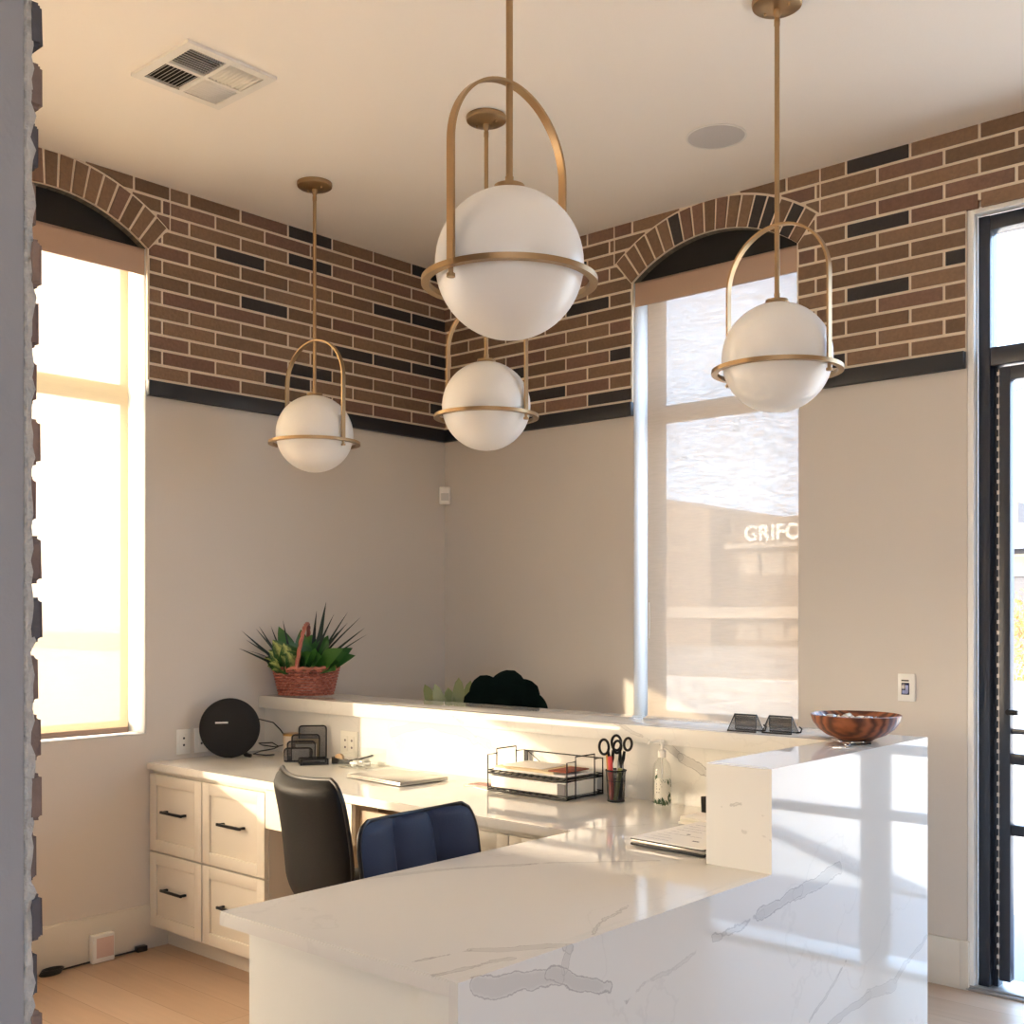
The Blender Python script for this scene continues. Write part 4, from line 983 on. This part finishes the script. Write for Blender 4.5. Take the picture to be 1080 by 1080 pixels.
for k, (u, d, mt, lab) in enumerate(((.012, -.012, 'darkedge', 'dark pen at the front right of the mesh pen cup'), (.018, .004, 'blackp', 'black pen at the right edge of the mesh pen cup'), (.004, .012, 'labelw', 'white pen at the back of the mesh pen cup'))):
    stick('pen', u, d, .135 + .008 * k, .005, M[mt], lab, 'pen', (.006, 0))
def scissors(u, d, tilt_, sc, lab):
    p = PC + RGT * u + FWD * d + V((0, 0, .01)); t = thing('scissors', lab, 'scissors', p, YAW, 'scissors in the pen cup')
    R_ = Matrix.Rotation(tilt_, 4, 'Y')
    m = MB(); m.prism([(-.006, .02), (.0, .0), (.006, .02), (.007, .13), (-.007, .13)], 1, -.001, .001); m.cyl((0, -.003, .125), (0, .003, .125), .005, 12); m.xf(R_); build('blade', m, M['chrome'], t)
    for s in (-1, 1):
        m = MB(); n = 22; m.tube([(s * (.023 + .0) * sc + .017 * sc * math.cos(2 * PI * i / n), .002 * s, .192 + .027 * sc * math.sin(2 * PI * i / n) + .006 * s) for i in range(n)], .0048, 8, True); m.tube([(0, .002 * s, .12), (s * .006, .002 * s, .145), (s * .010 * sc, .002 * s, .172)], [.006, .0065, .005], 8); m.xf(R_); build('finger_loop', m, M['blackp'], t)
    return t
scissors(-.010, .012, -.05, 1.0, 'black handled scissors with round loops, left of two in the pen cup')
scissors(.010, -.008, .07, .82, 'black handled scissors leaning right in the pen cup')

# ------------------------------------------------------------------ hand sanitiser
SL = V((2.405, -1.312, T)); hs = thing('sanitizer_bottle', 'clear pump bottle of hand sanitizer with a leafy label', 'bottle', SL, YAW)
m = MB(); m.lathe([(0, .001), (.030, .001), (.033, .006), (.033, .125), (.028, .145), (.014, .165), (.012, .172), (.0105, .172), (.013, .162), (.026, .143), (.031, .124), (.031, .008), (0, .006)], seg=40); build('bottle_body', m, M['clear'], hs)
m = MB(); m.lathe([(0, .168), (.014, .168), (.0145, .19), (.010, .194), (.005, .196), (.005, .222), (0, .222)], seg=24); m.box((-.007, -.008, .218), (.007, .008, .230), .003); m.tube([(-.004, 0, .226), (-.03, 0, .226), (-.044, 0, .222), (-.048, 0, .214)], [.006, .005, .004, .003], 10); m.cyl((0, 0, .168), (0, 0, .02), .0022, 8); build('pump', m, M['white'], hs)
m = MB(); 
for i in range(16):
    a0 = -PI / 2 - 1.0 + 2.0 * i / 16; a1 = a0 + .125
    m.face([(.0334 * math.cos(a0), .0334 * math.sin(a0), .012), (.0334 * math.cos(a1), .0334 * math.sin(a1), .012), (.0334 * math.cos(a1), .0334 * math.sin(a1), .098), (.0334 * math.cos(a0), .0334 * math.sin(a0), .098)])
lb = build('label', m, M['labelw'], hs)
m = MB(); rn = random.Random(4)
def on_bottle(a, z, r=.0338): return (r * math.cos(a), r * math.sin(a), z)
for k in range(26):
    a = -PI / 2 + rn.uniform(-.9, 1.0); z = rn.choice((rn.uniform(.008, .032), rn.uniform(.075, .105), rn.uniform(.02, .1) if a > -PI / 2 + .45 else rn.uniform(.008, .03)))
    th_ = rn.uniform(0, PI); l, w = .012, .005
    P = []
    for dx, dz in ((-l, 0), (0, -w), (l, 0), (0, w)): P.append(on_bottle(a + (dx * math.cos(th_) - dz * math.sin(th_)) / .0338, z + dx * math.sin(th_) + dz * math.cos(th_)))
    m.face(P)
build('leaf_print', m, M['labelg'], hs)
m = MB()
for z, w in ((.074, .5), (.066, .62), (.058, .4), (.046, .35)):
    a0 = -PI / 2 - .75; m.face([on_bottle(a0, z), on_bottle(a0 + w, z), on_bottle(a0 + w, z + .0035), on_bottle(a0, z + .0035)])
build('label_lines', m, M['ink'], hs)

# ------------------------------------------------------------------ things beside the raised bar
nb = thing('laptop', 'closed dark edged laptop under a printed sheet, beside the raised bar', 'laptop', (2.875, -1.80, T), -.05)
m = MB(); m.box((-.13, -.17, .002), (.13, .17, .009), .002); build('base', m, M['darkedge'], nb)
m = MB(); m.box((-.128, -.168, .0092), (.128, .168, .018), .002); build('lid_rim', m, M['silver'], nb)
m = MB(); m.box((-.13, -.17, .0182), (.13, .17, .022), .001); build('lid', m, M['darkedge'], nb)
ps = thing('printed_sheet', 'white printed sheet lying on the closed laptop', 'paper', (2.873, -1.80, T + .0225), -.05)
m = MB(); m.box((-.128, -.172, 0), (.128, .17, .0022)); build('sheet', m, M['paper'], ps)
m = MB(); rn = random.Random(9)
for i in range(9):
    y = -.14 + .032 * i; x0 = -.10; m.box((x0, y, .0023), (x0 + rn.uniform(.03, .15), y + .0012, .0025))
for x, y in ((-.03, -.03), (.04, -.10), (.05, -.10)): m.box((x, y, .0023), (x + .012, y + .008, .0026))
build('print_lines', m, M['ink'], ps)
for i in range(3):
    m = MB(); m.box((-.075, -.055, 0), (.075, .055, .0075), .001); o = build('note_pad', m, M['paper'] if i != 1 else M['labelw']); o.location = (2.728 + .004 * i, -1.530 + .003 * (i % 2), T + .0005 + i * .0082); o.rotation_euler = (0, 0, -.03 * i)
    tag(o, ('white note pad, bottom of the small stack behind the printed sheet', 'pale note pad, middle of the small stack behind the printed sheet', 'white note pad, top of the small stack behind the printed sheet')[i], 'note pad', 'note pads by the bar')
ph = thing('phone_stand', 'small black stand beside the note pads, mostly hidden by the raised bar end', 'stand', (2.682, -1.408, T), YAW)
m = MB(); m.box((-.045, -.006, .004), (.045, .006, .07), .003, mat=Matrix.Rotation(-.25, 4, 'X')); build('back_plate', m, M['blackp'], ph)
m = MB(); m.box((-.045, -.015, 0), (.045, .03, .004), .001); build('base', m, M['blackp'], ph)

# ------------------------------------------------------------------ card holders on the ledge
def card_holder(x, y, lab):
    t = thing('card_holder', lab, 'card holder', (x, y, B), .06, 'mesh card holders'); hw, hd, hh = .053, .03, .057
    A = [(-hw, -hd, .002), (hw, -hd, .002), (hw - .012, 0, hh), (-hw + .012, 0, hh)]; Bk = [(-hw, hd, .002), (hw, hd, .002), (hw - .012, 0, hh), (-hw + .012, 0, hh)]
    m = MB(); m.face(A); m.face(Bk); build('mesh_panel', m, M['meshc'], t)
    m = MB(); m.tube(A, .0026, 8, True); m.tube(Bk, .0026, 8, True); build('wire_frame', m, M['handle'], t)
    m = MB(); m.tube([(hw, .01, .004), (hw + .014, .012, .006), (hw + .018, .012, .018), (hw + .008, .012, .024)], .003, 8); build('hook', m, M['handle'], t)
    return t
card_holder(2.690, -1.225, 'black mesh tent-shaped card holder on the ledge, left of two')
card_holder(2.812, -1.205, 'black mesh tent-shaped card holder on the ledge, nearer the wooden bowl')

# ------------------------------------------------------------------ wooden bowl and keys on the bar
bw = tag(build('bowl', (lambda m: (m.lathe([(0, .002), (.056, .002), (.060, .005), (.092, .017), (.118, .036), (.134, .058), (.1415, .080), (.138, .082), (.129, .060), (.112, .040), (.085, .024), (.05, .015), (0, .013)], seg=72), m)[1])(MB()), M['bowl']), 'polished striped wooden bowl on the corner of the raised bar', 'bowl')
bw.location = (3.088, -1.222, B); bw.rotation_euler = (0, 0, .6)
rn = random.Random(2)
for i in range(9):
    a = rn.uniform(0, 2 * PI); r = .085 * math.sqrt((i + .5) / 9); m = MB(); m.sphere((0, 0, 0), .014, 14, sc=(1.3, .8, .7))
    for s in (-1, 1): m.cyl((s * .016, 0, 0), (s * .026, 0, 0), .003, 8, .010)
    o = build('wrapped_candy', m, M['candy'] if i % 3 else M['labelw']); o.location = (3.088 + r * math.cos(a), -1.222 + r * math.sin(a), B + .061 + rn.uniform(0, .008)); o.rotation_euler = (rn.uniform(-.3, .3), 0, rn.uniform(0, PI)); tag(o, 'small wrapped candy in the wooden bowl', 'candy', 'wrapped candies in the bowl')
ky = thing('key_bunch', 'small bunch of silver keys on the bar in front of the bowl', 'keys', (3.135, -1.385, B), YAW)
m = MB(); n = 24; m.tube([(.012 * math.cos(2 * PI * i / n), .012 * math.sin(2 * PI * i / n), .004) for i in range(n)], .0012, 6, True); build('key_ring', m, M['chrome'], ky)
for k in range(5):
    a = 1.0 + k * 1.15; m = MB(); R_ = Matrix.Rotation(a, 4, 'Z') @ Matrix.Translation((.012, 0, .004 + .003 * (k % 3))) @ Matrix.Rotation(-.12 * (k % 3), 4, 'Y')
    m.cyl((.010, 0, 0), (.010, 0, .002), .009, 16); m.box((.018, -.003, 0), (.040, .003, .002)); 
    for j in range(3): m.box((.024 + j * .005, .003, 0), (.026 + j * .005, .006, .002))
    m.xf(R_); build('key', m, M['chrome'] if k % 2 else M['silver'], ky)
m = MB(); m.tube([(.012, 0, .005), (.04, .004, .004), (.075, .006, .004)], [.003, .0035, .003], 8); build('strap', m, M['darkedge'], ky)

# ------------------------------------------------------------------ plants
def leaf(m, base, tip, width, up=V((0, 0, 1)), droop=.0, n=8, fold=.15, shape=.55, mi=0, pw=.8):
    base, tip = V(base), V(tip); d = tip - base; L = d.length; side = d.cross(up)
    if side.length < 1e-4: side = V((1, 0, 0))
    side.normalize(); nr = side.cross(d).normalized(); uvl = m.bm.loops.layers.uv.verify(); rows = []
    for i in range(n + 1):
        s = i / n; w = width * .5 * (math.sin(PI * min(1, s ** shape)) ** pw if 0 < s < 1 else .02)
        c = base + d * s + nr * (math.sin(PI * s * .9) * L * .08) - up * (droop * L * s * s)
        rows.append((s, [m.bm.verts.new(c - side * w + nr * w * fold), m.bm.verts.new(c), m.bm.verts.new(c + side * w + nr * w * fold)]))
    for (s0, a), (s1, b) in zip(rows, rows[1:]):
        for k in (0, 1):
            f = m.bm.faces.new((a[k], a[k + 1], b[k + 1], b[k])); f.smooth = True; f.material_index = mi
            for lp_, uv in zip(f.loops, ((k * .5, s0), (k * .5 + .5, s0), (k * .5 + .5, s1), (k * .5, s1))): lp_[uvl].uv = uv
PB = V((.160, -1.132, B)); pl = thing('potted_plant', 'mixed green plants in a red-brown wicker basket at the left end of the ledge', 'plant', PB, YAW)
m = MB(); NR = 9; NSK = 30; rx, ry = .128, .098
def brad(z): return 1 + .24 * (z / .135) 
for r in range(NR):
    z = .008 + .0142 * r; pts = []
    n = NSK * 4
    for i in range(n):
        a = 2 * PI * i / n; wv = .004 * math.sin(NSK / 1 * a / 1 * .5 * 2 + (PI if r % 2 else 0)); k = brad(z)
        pts.append(((rx + wv) * k * math.cos(a), (ry + wv) * k * math.sin(a), z))
    m.tube(pts, .0066, 6, True)
m.tube([(rx * 1.26 * math.cos(2 * PI * i / 90), ry * 1.26 * math.sin(2 * PI * i / 90), .137 + .003 * math.sin(i * 1.4)) for i in range(90)], .009, 8, True)
m.lathe([(0, .003), (1, .003)], seg=40, sx=rx, sy=ry)
build('basket', m, M['wicker'], pl)
m = MB()
for ph in (0, PI * .66, PI * 1.33):
    pts = []
    for i in range(49):
        a = PI * i / 48; q = i * .55 + ph
        pts.append((-.025 + .006 * math.cos(q) + .03 * math.sin(a), -ry * 1.24 * math.cos(a) + .004 * math.sin(q), .13 + .225 * math.sin(a) ** .9 + .004 * math.sin(q)))
    m.tube(pts, .0055, 6)
build('basket_handle', m, M['wicker'], pl)
m = MB(); m.lathe([(0, .115), (1, .112)], seg=32, sx=rx * 1.15, sy=ry * 1.15); build('soil', m, M['soil'], pl)
m = MB(); rn = random.Random(8)
for ang_, L, w in ((-62, .25, .014), (-54, .27, .016), (-46, .29, .016), (-38, .27, .015), (-30, .26, .014), (-20, .24, .014), (8, .345, .030), (4, .30, .022), (14, .33, .014), (24, .31, .016), (31, .34, .014), (38, .30, .018), (44, .37, .012), (50, .33, .016), (56, .32, .010), (34, .24, .016), (48, .26, .014), (-12, .26, .014)):
    a = math.radians(ang_); x0 = (-.07 if ang_ < 0 else .03) + rn.uniform(-.02, .02); y0 = rn.uniform(-.02, .06) if ang_ > 0 else -.02
    leaf(m, (x0, y0, .12), (x0 + L * math.sin(a), y0 + (rn.uniform(-.03, .05) if ang_ > 0 else -.13 * abs(ang_) / 62), .12 + L * math.cos(a)), w, up=V((0, -1, .2)), shape=.5)
leaf(m, (-.09, -.03, .13), (-.305, -.115, .225), .014, up=V((0, -.3, 1)), shape=.5)
build('spiky_leaves', m, M['spiky'], pl)
m = MB()
for bx_, by_, tx, ty, tz, w in ((-.05, 0, -.13, -.02, .345, .075), (.0, .02, .02, .03, .30, .13), (.04, .0, .08, -.02, .29, .10), (.06, -.02, .15, -.09, .19, .09), (.07, 0, .20, -.05, .215, .09), (.08, .02, .215, .02, .235, .08), (.02, -.03, .07, -.13, .16, .09), (-.02, -.03, .0, -.12, .20, .08), (.05, 0, .06, -.10, .24, .08), (.03, .04, .06, .09, .28, .1), (-.02, .05, -.02, .08, .26, .1), (.09, .0, .17, -.1, .165, .07), (.02, 0, .0, -.06, .25, .11), (.04, -.04, .10, -.15, .20, .10), (.06, -.02, .19, -.10, .235, .09), (.08, 0, .235, -.03, .20, .075), (.0, -.04, .05, -.15, .22, .09), (.09, -.03, .16, -.14, .13, .08), (.0, 0, -.02, -.04, .33, .08), (.05, 0, .11, -.04, .30, .085)):
    leaf(m, (bx_, by_, .12), (tx * 1.06, ty * 1.06, tz * 1.04), w * 1.2, up=V((0, -.75, .6)), droop=.12, shape=.72)
build('broad_leaves', m, M['broad'], pl)
m = MB()
for bx_, by_, tx, ty, tz, w in ((-.06, -.02, -.145, -.09, .275, .10), (-.06, -.03, -.10, -.12, .20, .10), (-.09, -.02, -.185, -.07, .185, .085), (-.07, -.04, -.14, -.14, .13, .08), (-.09, 0, -.17, -.08, .145, .07), (-.04, -.04, -.07, -.14, .225, .085), (-.05, -.02, -.09, -.10, .26, .11), (-.08, -.03, -.16, -.11, .225, .09), (-.09, -.04, -.15, -.14, .165, .09)):
    leaf(m, (bx_, by_, .12), (tx * 1.05, ty * 1.05, tz * 1.05), w * 1.2, up=V((0, -.8, .6)), droop=.1, shape=.75)
build('variegated_leaves', m, M['varieg'], pl)
# two floor plants whose tops show above the ledge
def floor_plant(x, y, lab, leaves, lm, h, nm):
    t = thing('floor_plant', lab, 'plant', (x, y, 0), YAW)
    m = MB(); m.lathe([(0, .002), (.12, .002), (.16, .32), (.15, .33), (.14, .30), (0, .30)], seg=40); build('pot', m, M['pot'], t)
    m = MB(); m.tube([(0, 0, .3), (.01, 0, .6), (0, .01, h)], [.014, .012, .008], 10); build('stem', m, M['stem'], t)
    m = MB()
    for b, e, w, up in leaves: leaf(m, b, e, w, V(up), .0, 16, .06, .85, 0, .5)
    build('leaves', m, lm, t)
def rl(c, r, roll):   # round leaf lying face towards the room: centre (x, z), size, roll
    x, z = c; dx, dz = math.sin(roll), math.cos(roll)
    return ((x - dx * r, -.02, z - dz * r), (x + dx * r, -.03, z + dz * r), r * 2.2, (0, -1, 0))
L = [rl((-.085, 1.150), .075, -.35), rl((.030, 1.165), .085, .35), rl((.105, 1.125), .08, 1.0), rl((-.125, 1.085), .07, -1.1), rl((-.01, 1.08), .10, .1), rl((.145, 1.05), .08, 1.9), rl((.05, 1.05), .1, .8), rl((-.05, 1.02), .1, -.6)]
L += [((0, 0, .8), (-.2, -.1, .95), .14, (0, -.6, .8)), ((0, 0, .75), (.2, -.05, .92), .14, (0, -.6, .8)), ((0, 0, .7), (.02, -.2, .85), .14, (0, -.6, .8))]
floor_plant(.925, -.52, 'very dark round-leaved plant rising behind the ledge', L, M['darkleaf'], 1.1, 0)
L2 = []
rn = random.Random(6)
for i in range(7): a = -1.0 + 2.0 * i / 6; r = .30 + .09 * rn.random(); L2.append(((.02 * a, 0, .82), (r * math.sin(a) * .55, rn.uniform(-.08, .05), .86 + r * math.cos(a * .6)), .085, (0, -1, .2)))
floor_plant(.70, -.60, 'pale green leafy plant just showing above the ledge', L2, M['pale'], .85, 0)

# ------------------------------------------------------------------ card box and cable on the floor
cb = thing('card_box', 'small white and pink card box leaning on the left baseboard', 'box', (.030, -2.150, 0))
m = MB(); m.box((-.012, -.052, .0), (.020, .052, .122), .004); build('box_body', m, M['white'], cb)
m = MB(); m.box((.0195, -.034, .022), (.0215, .046, .108), .0005); build('pink_front', m, M['pink'], cb)
mb = MB(); mb.tube([(.035, -2.36, .006), (.03, -2.28, .006), (.024, -2.2, .006), (.022, -2.1, .006), (.025, -2.02, .007), (.03, -1.97, .009)], .004, 8); mb.box((.016, -1.985, .001), (.046, -1.935, .026), .004)
tag(build('floor_cable', mb, M['blackp']), 'thin black cable with a plug along the left baseboard', 'cable')
mb = MB()
for k in range(4): mb.tube([(.055 + .026 * math.cos(a) + .002 * k, -2.395 + .045 * math.sin(a) + .003 * k, .008 + .006 * k) for a in [2 * PI * i / 20 for i in range(20)]], .0035, 6, True)
tag(build('cable_coil', mb, M['blackp']), 'coiled black cable on the floor at the foot of the left wall', 'cable')

# ------------------------------------------------------------------ outside
GZ = -.06
mb = MB(); mb.box((-150, -90, GZ - .2), (160, 140, GZ)); struct('ground', mb, M['paving'])
mb = MB(); mb.box((-.4, .22, GZ), (14, 1.42, GZ + .035)); struct('shaded_walkway', mb, M['walk'])  # slab by the door, the ground's shade put into its darker grey
mb = MB(); mb.prism([(4.15, 1.47), (4.3, 1.66), (5.78, 2.76), (9, 5.15), (9, 4.75), (5.66, 2.52), (4.80, 1.84), (4.35, 1.52)], 2, GZ, GZ + .04); struct('trim_4', mb, M['curb'])
mb = MB(); mb.box((-90, 20, GZ), (90, 44, GZ + .02)); struct('road', mb, M['asphalt'])
YB_ = 46.0
def bpt(u, v):
    d = FWD + RGT * ((u - 540) / FPX) + V((0, 0, (HOR - v) / FPX)); t_ = (YB_ - CAM.y) / d.y; q = CAM + d * t_; return q.x, q.z
ob = thing('office_building', 'long tan office building across the street, seen through the sheer shade', 'building', (-22, YB_, GZ)); o_ = V((-22, YB_, GZ))
xl, _ = bpt(600, 600); x1, z1 = bpt(763, 538); x2, z2 = bpt(843, 547)
m = MB(); m.prism([(xl, GZ), (x1, GZ), (x1, z1), (xl, z1 + 2.0)], 1, YB_ - 1.2, YB_ + 14); build('wing_wall', loc(m), M['bldg'], ob)
m = MB(); m.box((x1, YB_, GZ), (-11.5, YB_ + 12, z2 + .15)); build('main_wall', loc(m), M['bldgd'], ob)
m = MB(); xa, za = bpt(706, 641); xb, zb = bpt(843, 652); m.box((xa, YB_ - 1.3, zb), (-12, YB_ - .3, za)); build('stone_band', loc(m), M['bldgband'], ob)
rows_ = ((583, 607), (657, 688))
for ra_, rb_ in rows_:
    for k in range(7):
        u0 = 768 + k * 27
        xa, za = bpt(u0, ra_); xb, zb = bpt(u0 + 24, rb_); w_ = 1.22; xs = -25.1 + k * 1.40
        m = MB(); m.box((xs, YB_ - .12, max(zb, GZ + .3)), (xs + w_, YB_ + .02, za), .02); wn = build('window', loc(m), M['bldgband'], ob)
        m = MB(); m.box((xs + .08, YB_ - .16, max(zb, GZ + .3) + .1), (xs + w_ - .08, YB_ - .11, za - .1)); build('pane', loc(m), M['pane'], wn)
m = MB(); xs0, zs0 = bpt(775, 578); m.box((xs0, YB_ - 1.0, zs0 - .1), (-12, YB_, zs0 + .15)); build('canopy', loc(m), M['bldgband'], ob)
# white letter sign along the parapet
fc = bpy.data.curves.new('sign', 'FONT'); fc.body = 'GRIFOLS'; fc.size = 1.07; fc.extrude = .06; fc.offset = .03; fc.space_character = 1.04
fo = bpy.data.objects.new('sign', fc); COL.objects.link(fo); dg = bpy.context.evaluated_depsgraph_get(); dg.update()
me = bpy.data.meshes.new_from_object(fo.evaluated_get(dg)); bpy.data.objects.remove(fo)
me.transform(Matrix.Rotation(PI / 2, 4, 'X')); me.materials.clear(); me.materials.append(M['letter'])
so = bpy.data.objects.new('sign_letters', me); COL.objects.link(so); so.parent = ob
sx_, sz_ = bpt(786.5, 570.5); so.location = V((sx_, YB_ - .14, sz_)) - o_
# lower grey-roofed building beyond the door and an autumn tree
gb = thing('low_building', 'low building with a grey metal roof seen through the glass door', 'building', (2, 34, GZ)); o_ = V((2, 34, GZ)); YB_ = 34
xd, zd = bpt(1046, 552); _, ze = bpt(1070, 580); _, zf = bpt(1070, 608)
m = MB(); m.box((xd - 1.2, YB_, GZ), (xd + 16, YB_ + 9, ze)); build('wall', loc(m), M['bldgl'], gb)
m = MB(); m.prism([(YB_ - .7, ze), (YB_ + 9.7, ze), (YB_ + 9, zd + .6), (YB_ + .4, zd)], 0, xd - 1.7, xd + 16.5); build('roof', loc(m), M['roofg'], gb)
for k in range(8):
    xs = xd - .9 + k * 1.1; m = MB(); m.box((xs, YB_ - .1, zf), (xs + .95, YB_ + .02, ze - .15), .02); wn = build('window', loc(m), M['bldgband'], gb)
    m = MB(); m.box((xs + .08, YB_ - .14, zf + .08), (xs + .43, YB_ - .09, ze - .23)); m.box((xs + .52, YB_ - .14, zf + .08), (xs + .87, YB_ - .09, ze - .23)); build('pane', loc(m), M['bldg'], wn)
mb = MB(); mb.tube([(-7.5, 24, 6.35), (-4.7, 24, 6.9), (-4.3, 24, 7.0), (10, 24, 10.5)], .018, 6); tag(build('power_line', mb, M['black']), 'thin dark power line crossing the sky beyond the glass door', 'power line')
tx = at_px(1098, 735, GZ)
tr = thing('autumn_tree', 'small autumn tree with orange leaves outside the glass door', 'tree', (tx.x, tx.y, GZ))
m = MB(); m.tube([(0, 0, 0), (.03, .02, .5), (-.02, 0, 1.2)], [.07, .05, .03], 8)
for k in range(7): a = k * .9; m.tube([(0, 0, .35 + .08 * k), (.35 * math.cos(a), .35 * math.sin(a), .9 + .08 * k), (.6 * math.cos(a), .6 * math.sin(a), 1.3 + .1 * k)], [.03, .02, .008], 6)
build('trunk', m, M['bark'], tr)
m = MB(); rn = random.Random(12)
for i in range(2600):
    a = rn.uniform(0, 2 * PI); b = math.acos(rn.uniform(-1, 1)); r = rn.random() ** .4
    c = V((1.05 * r * math.sin(b) * math.cos(a), 1.05 * r * math.sin(b) * math.sin(a), 1.12 + 1.0 * r * math.cos(b)))
    q = Euler((rn.uniform(0, 6), rn.uniform(0, 6), 0)).to_matrix(); s = rn.uniform(.03, .06)
    m.face([c + q @ V(p) * s for p in ((-1, 0, 0), (0, -.5, .1), (1, 0, 0), (0, .5, .1))])
build('foliage', m, M['autumn'], tr, sharp=None)

# ------------------------------------------------------------------ light
w = bpy.data.worlds.new('sky'); SC.world = w; w.use_nodes = True; nt = w.node_tree; nt.nodes.clear()
tc = nt.nodes.new('ShaderNodeTexCoord'); sx = nt.nodes.new('ShaderNodeSeparateXYZ'); nt.links.new(tc.outputs['Generated'], sx.inputs[0])
cr = nt.nodes.new('ShaderNodeValToRGB'); cr.color_ramp.elements[0].position = 0; cr.color_ramp.elements[0].color = (.68, .86, 1.1, 1); cr.color_ramp.elements[1].position = .55; cr.color_ramp.elements[1].color = (.46, .70, 1.05, 1)
nt.links.new(sx.outputs[2], cr.inputs[0]); bg = nt.nodes.new('ShaderNodeBackground'); bg.inputs[1].default_value = 3.2
nv = nt.nodes.new('ShaderNodeVectorMath'); nv.operation = 'DOT_PRODUCT'; nt.links.new(tc.outputs['Generated'], nv.inputs[0]); nv.inputs[1].default_value = (-.72, -.69, 0)
mr = nt.nodes.new('ShaderNodeMapRange'); mr.interpolation_type = 'SMOOTHSTEP'; nt.links.new(nv.outputs['Value'], mr.inputs[0]); mr.inputs[1].default_value = -.1; mr.inputs[2].default_value = 1
mx = nt.nodes.new('ShaderNodeMixRGB'); nt.links.new(mr.outputs[0], mx.inputs[0]); nt.links.new(cr.outputs[0], mx.inputs[1]); mx.inputs[2].default_value = (3.2, 2.56, 1.8, 1)
nt.links.new(mx.outputs[0], bg.inputs[0]); ow = nt.nodes.new('ShaderNodeOutputWorld'); nt.links.new(bg.outputs[0], ow.inputs[0])
SUN = V((.436, 1, -.161)).normalized()
sl = bpy.data.lights.new('sun', 'SUN'); sl.energy = 2.0; sl.angle = math.radians(.6); sl.color = (1, .84, .60)
so = bpy.data.objects.new('sun', sl); COL.objects.link(so); so.rotation_euler = SUN.to_track_quat('-Z', 'Y').to_euler(); so.location = (-10, -20, 8)
def portal(name, loc_, nrm, sx_, sy_):
    a = bpy.data.lights.new(name, 'AREA'); a.shape = 'RECTANGLE'; a.size = sx_; a.size_y = sy_; a.cycles.is_portal = True
    o = bpy.data.objects.new(name, a); COL.objects.link(o); o.location = loc_; o.rotation_euler = V(nrm).to_track_quat('-Z', 'Y').to_euler()
portal('sky_portal', ((DX0 + DX1) / 2, .16, 1.57), (0, -1, 0), DX1 - DX0, 3.1)
portal('sky_portal', (-.21, -7.6, 2.04), (1, 0, 0), 2.4, 2.1)
portal('sky_portal', (-.2, (W2Y0 + W2Y1) / 2, (SILL + W2Z1) / 2), (1, 0, 0), W2Y1 - W2Y0, W2Z1 - SILL)
portal('sky_portal', (XR + .2, -7.1, 1.6), (-1, 0, 0), 3.0, 2.0)
portal('sky_portal', (WIN_B, .21, 2.1), (0, -1, 0), .9, 2.3)
portal('sky_portal', (-.21, WIN_A, 2.1), (1, 0, 0), .9, 2.3)

# ------------------------------------------------------------------ render look
SC.view_settings.view_transform = 'Standard'; SC.view_settings.look = 'None'; SC.view_settings.gamma = 1; SC.view_settings.use_curve_mapping = False
SC.view_settings.exposure = 1.42
SC.cycles.max_bounces = 10; SC.cycles.diffuse_bounces = 6; SC.cycles.transparent_max_bounces = 16; SC.cycles.sample_clamp_indirect = 6; SC.cycles.caustics_reflective = False; SC.cycles.caustics_refractive = False
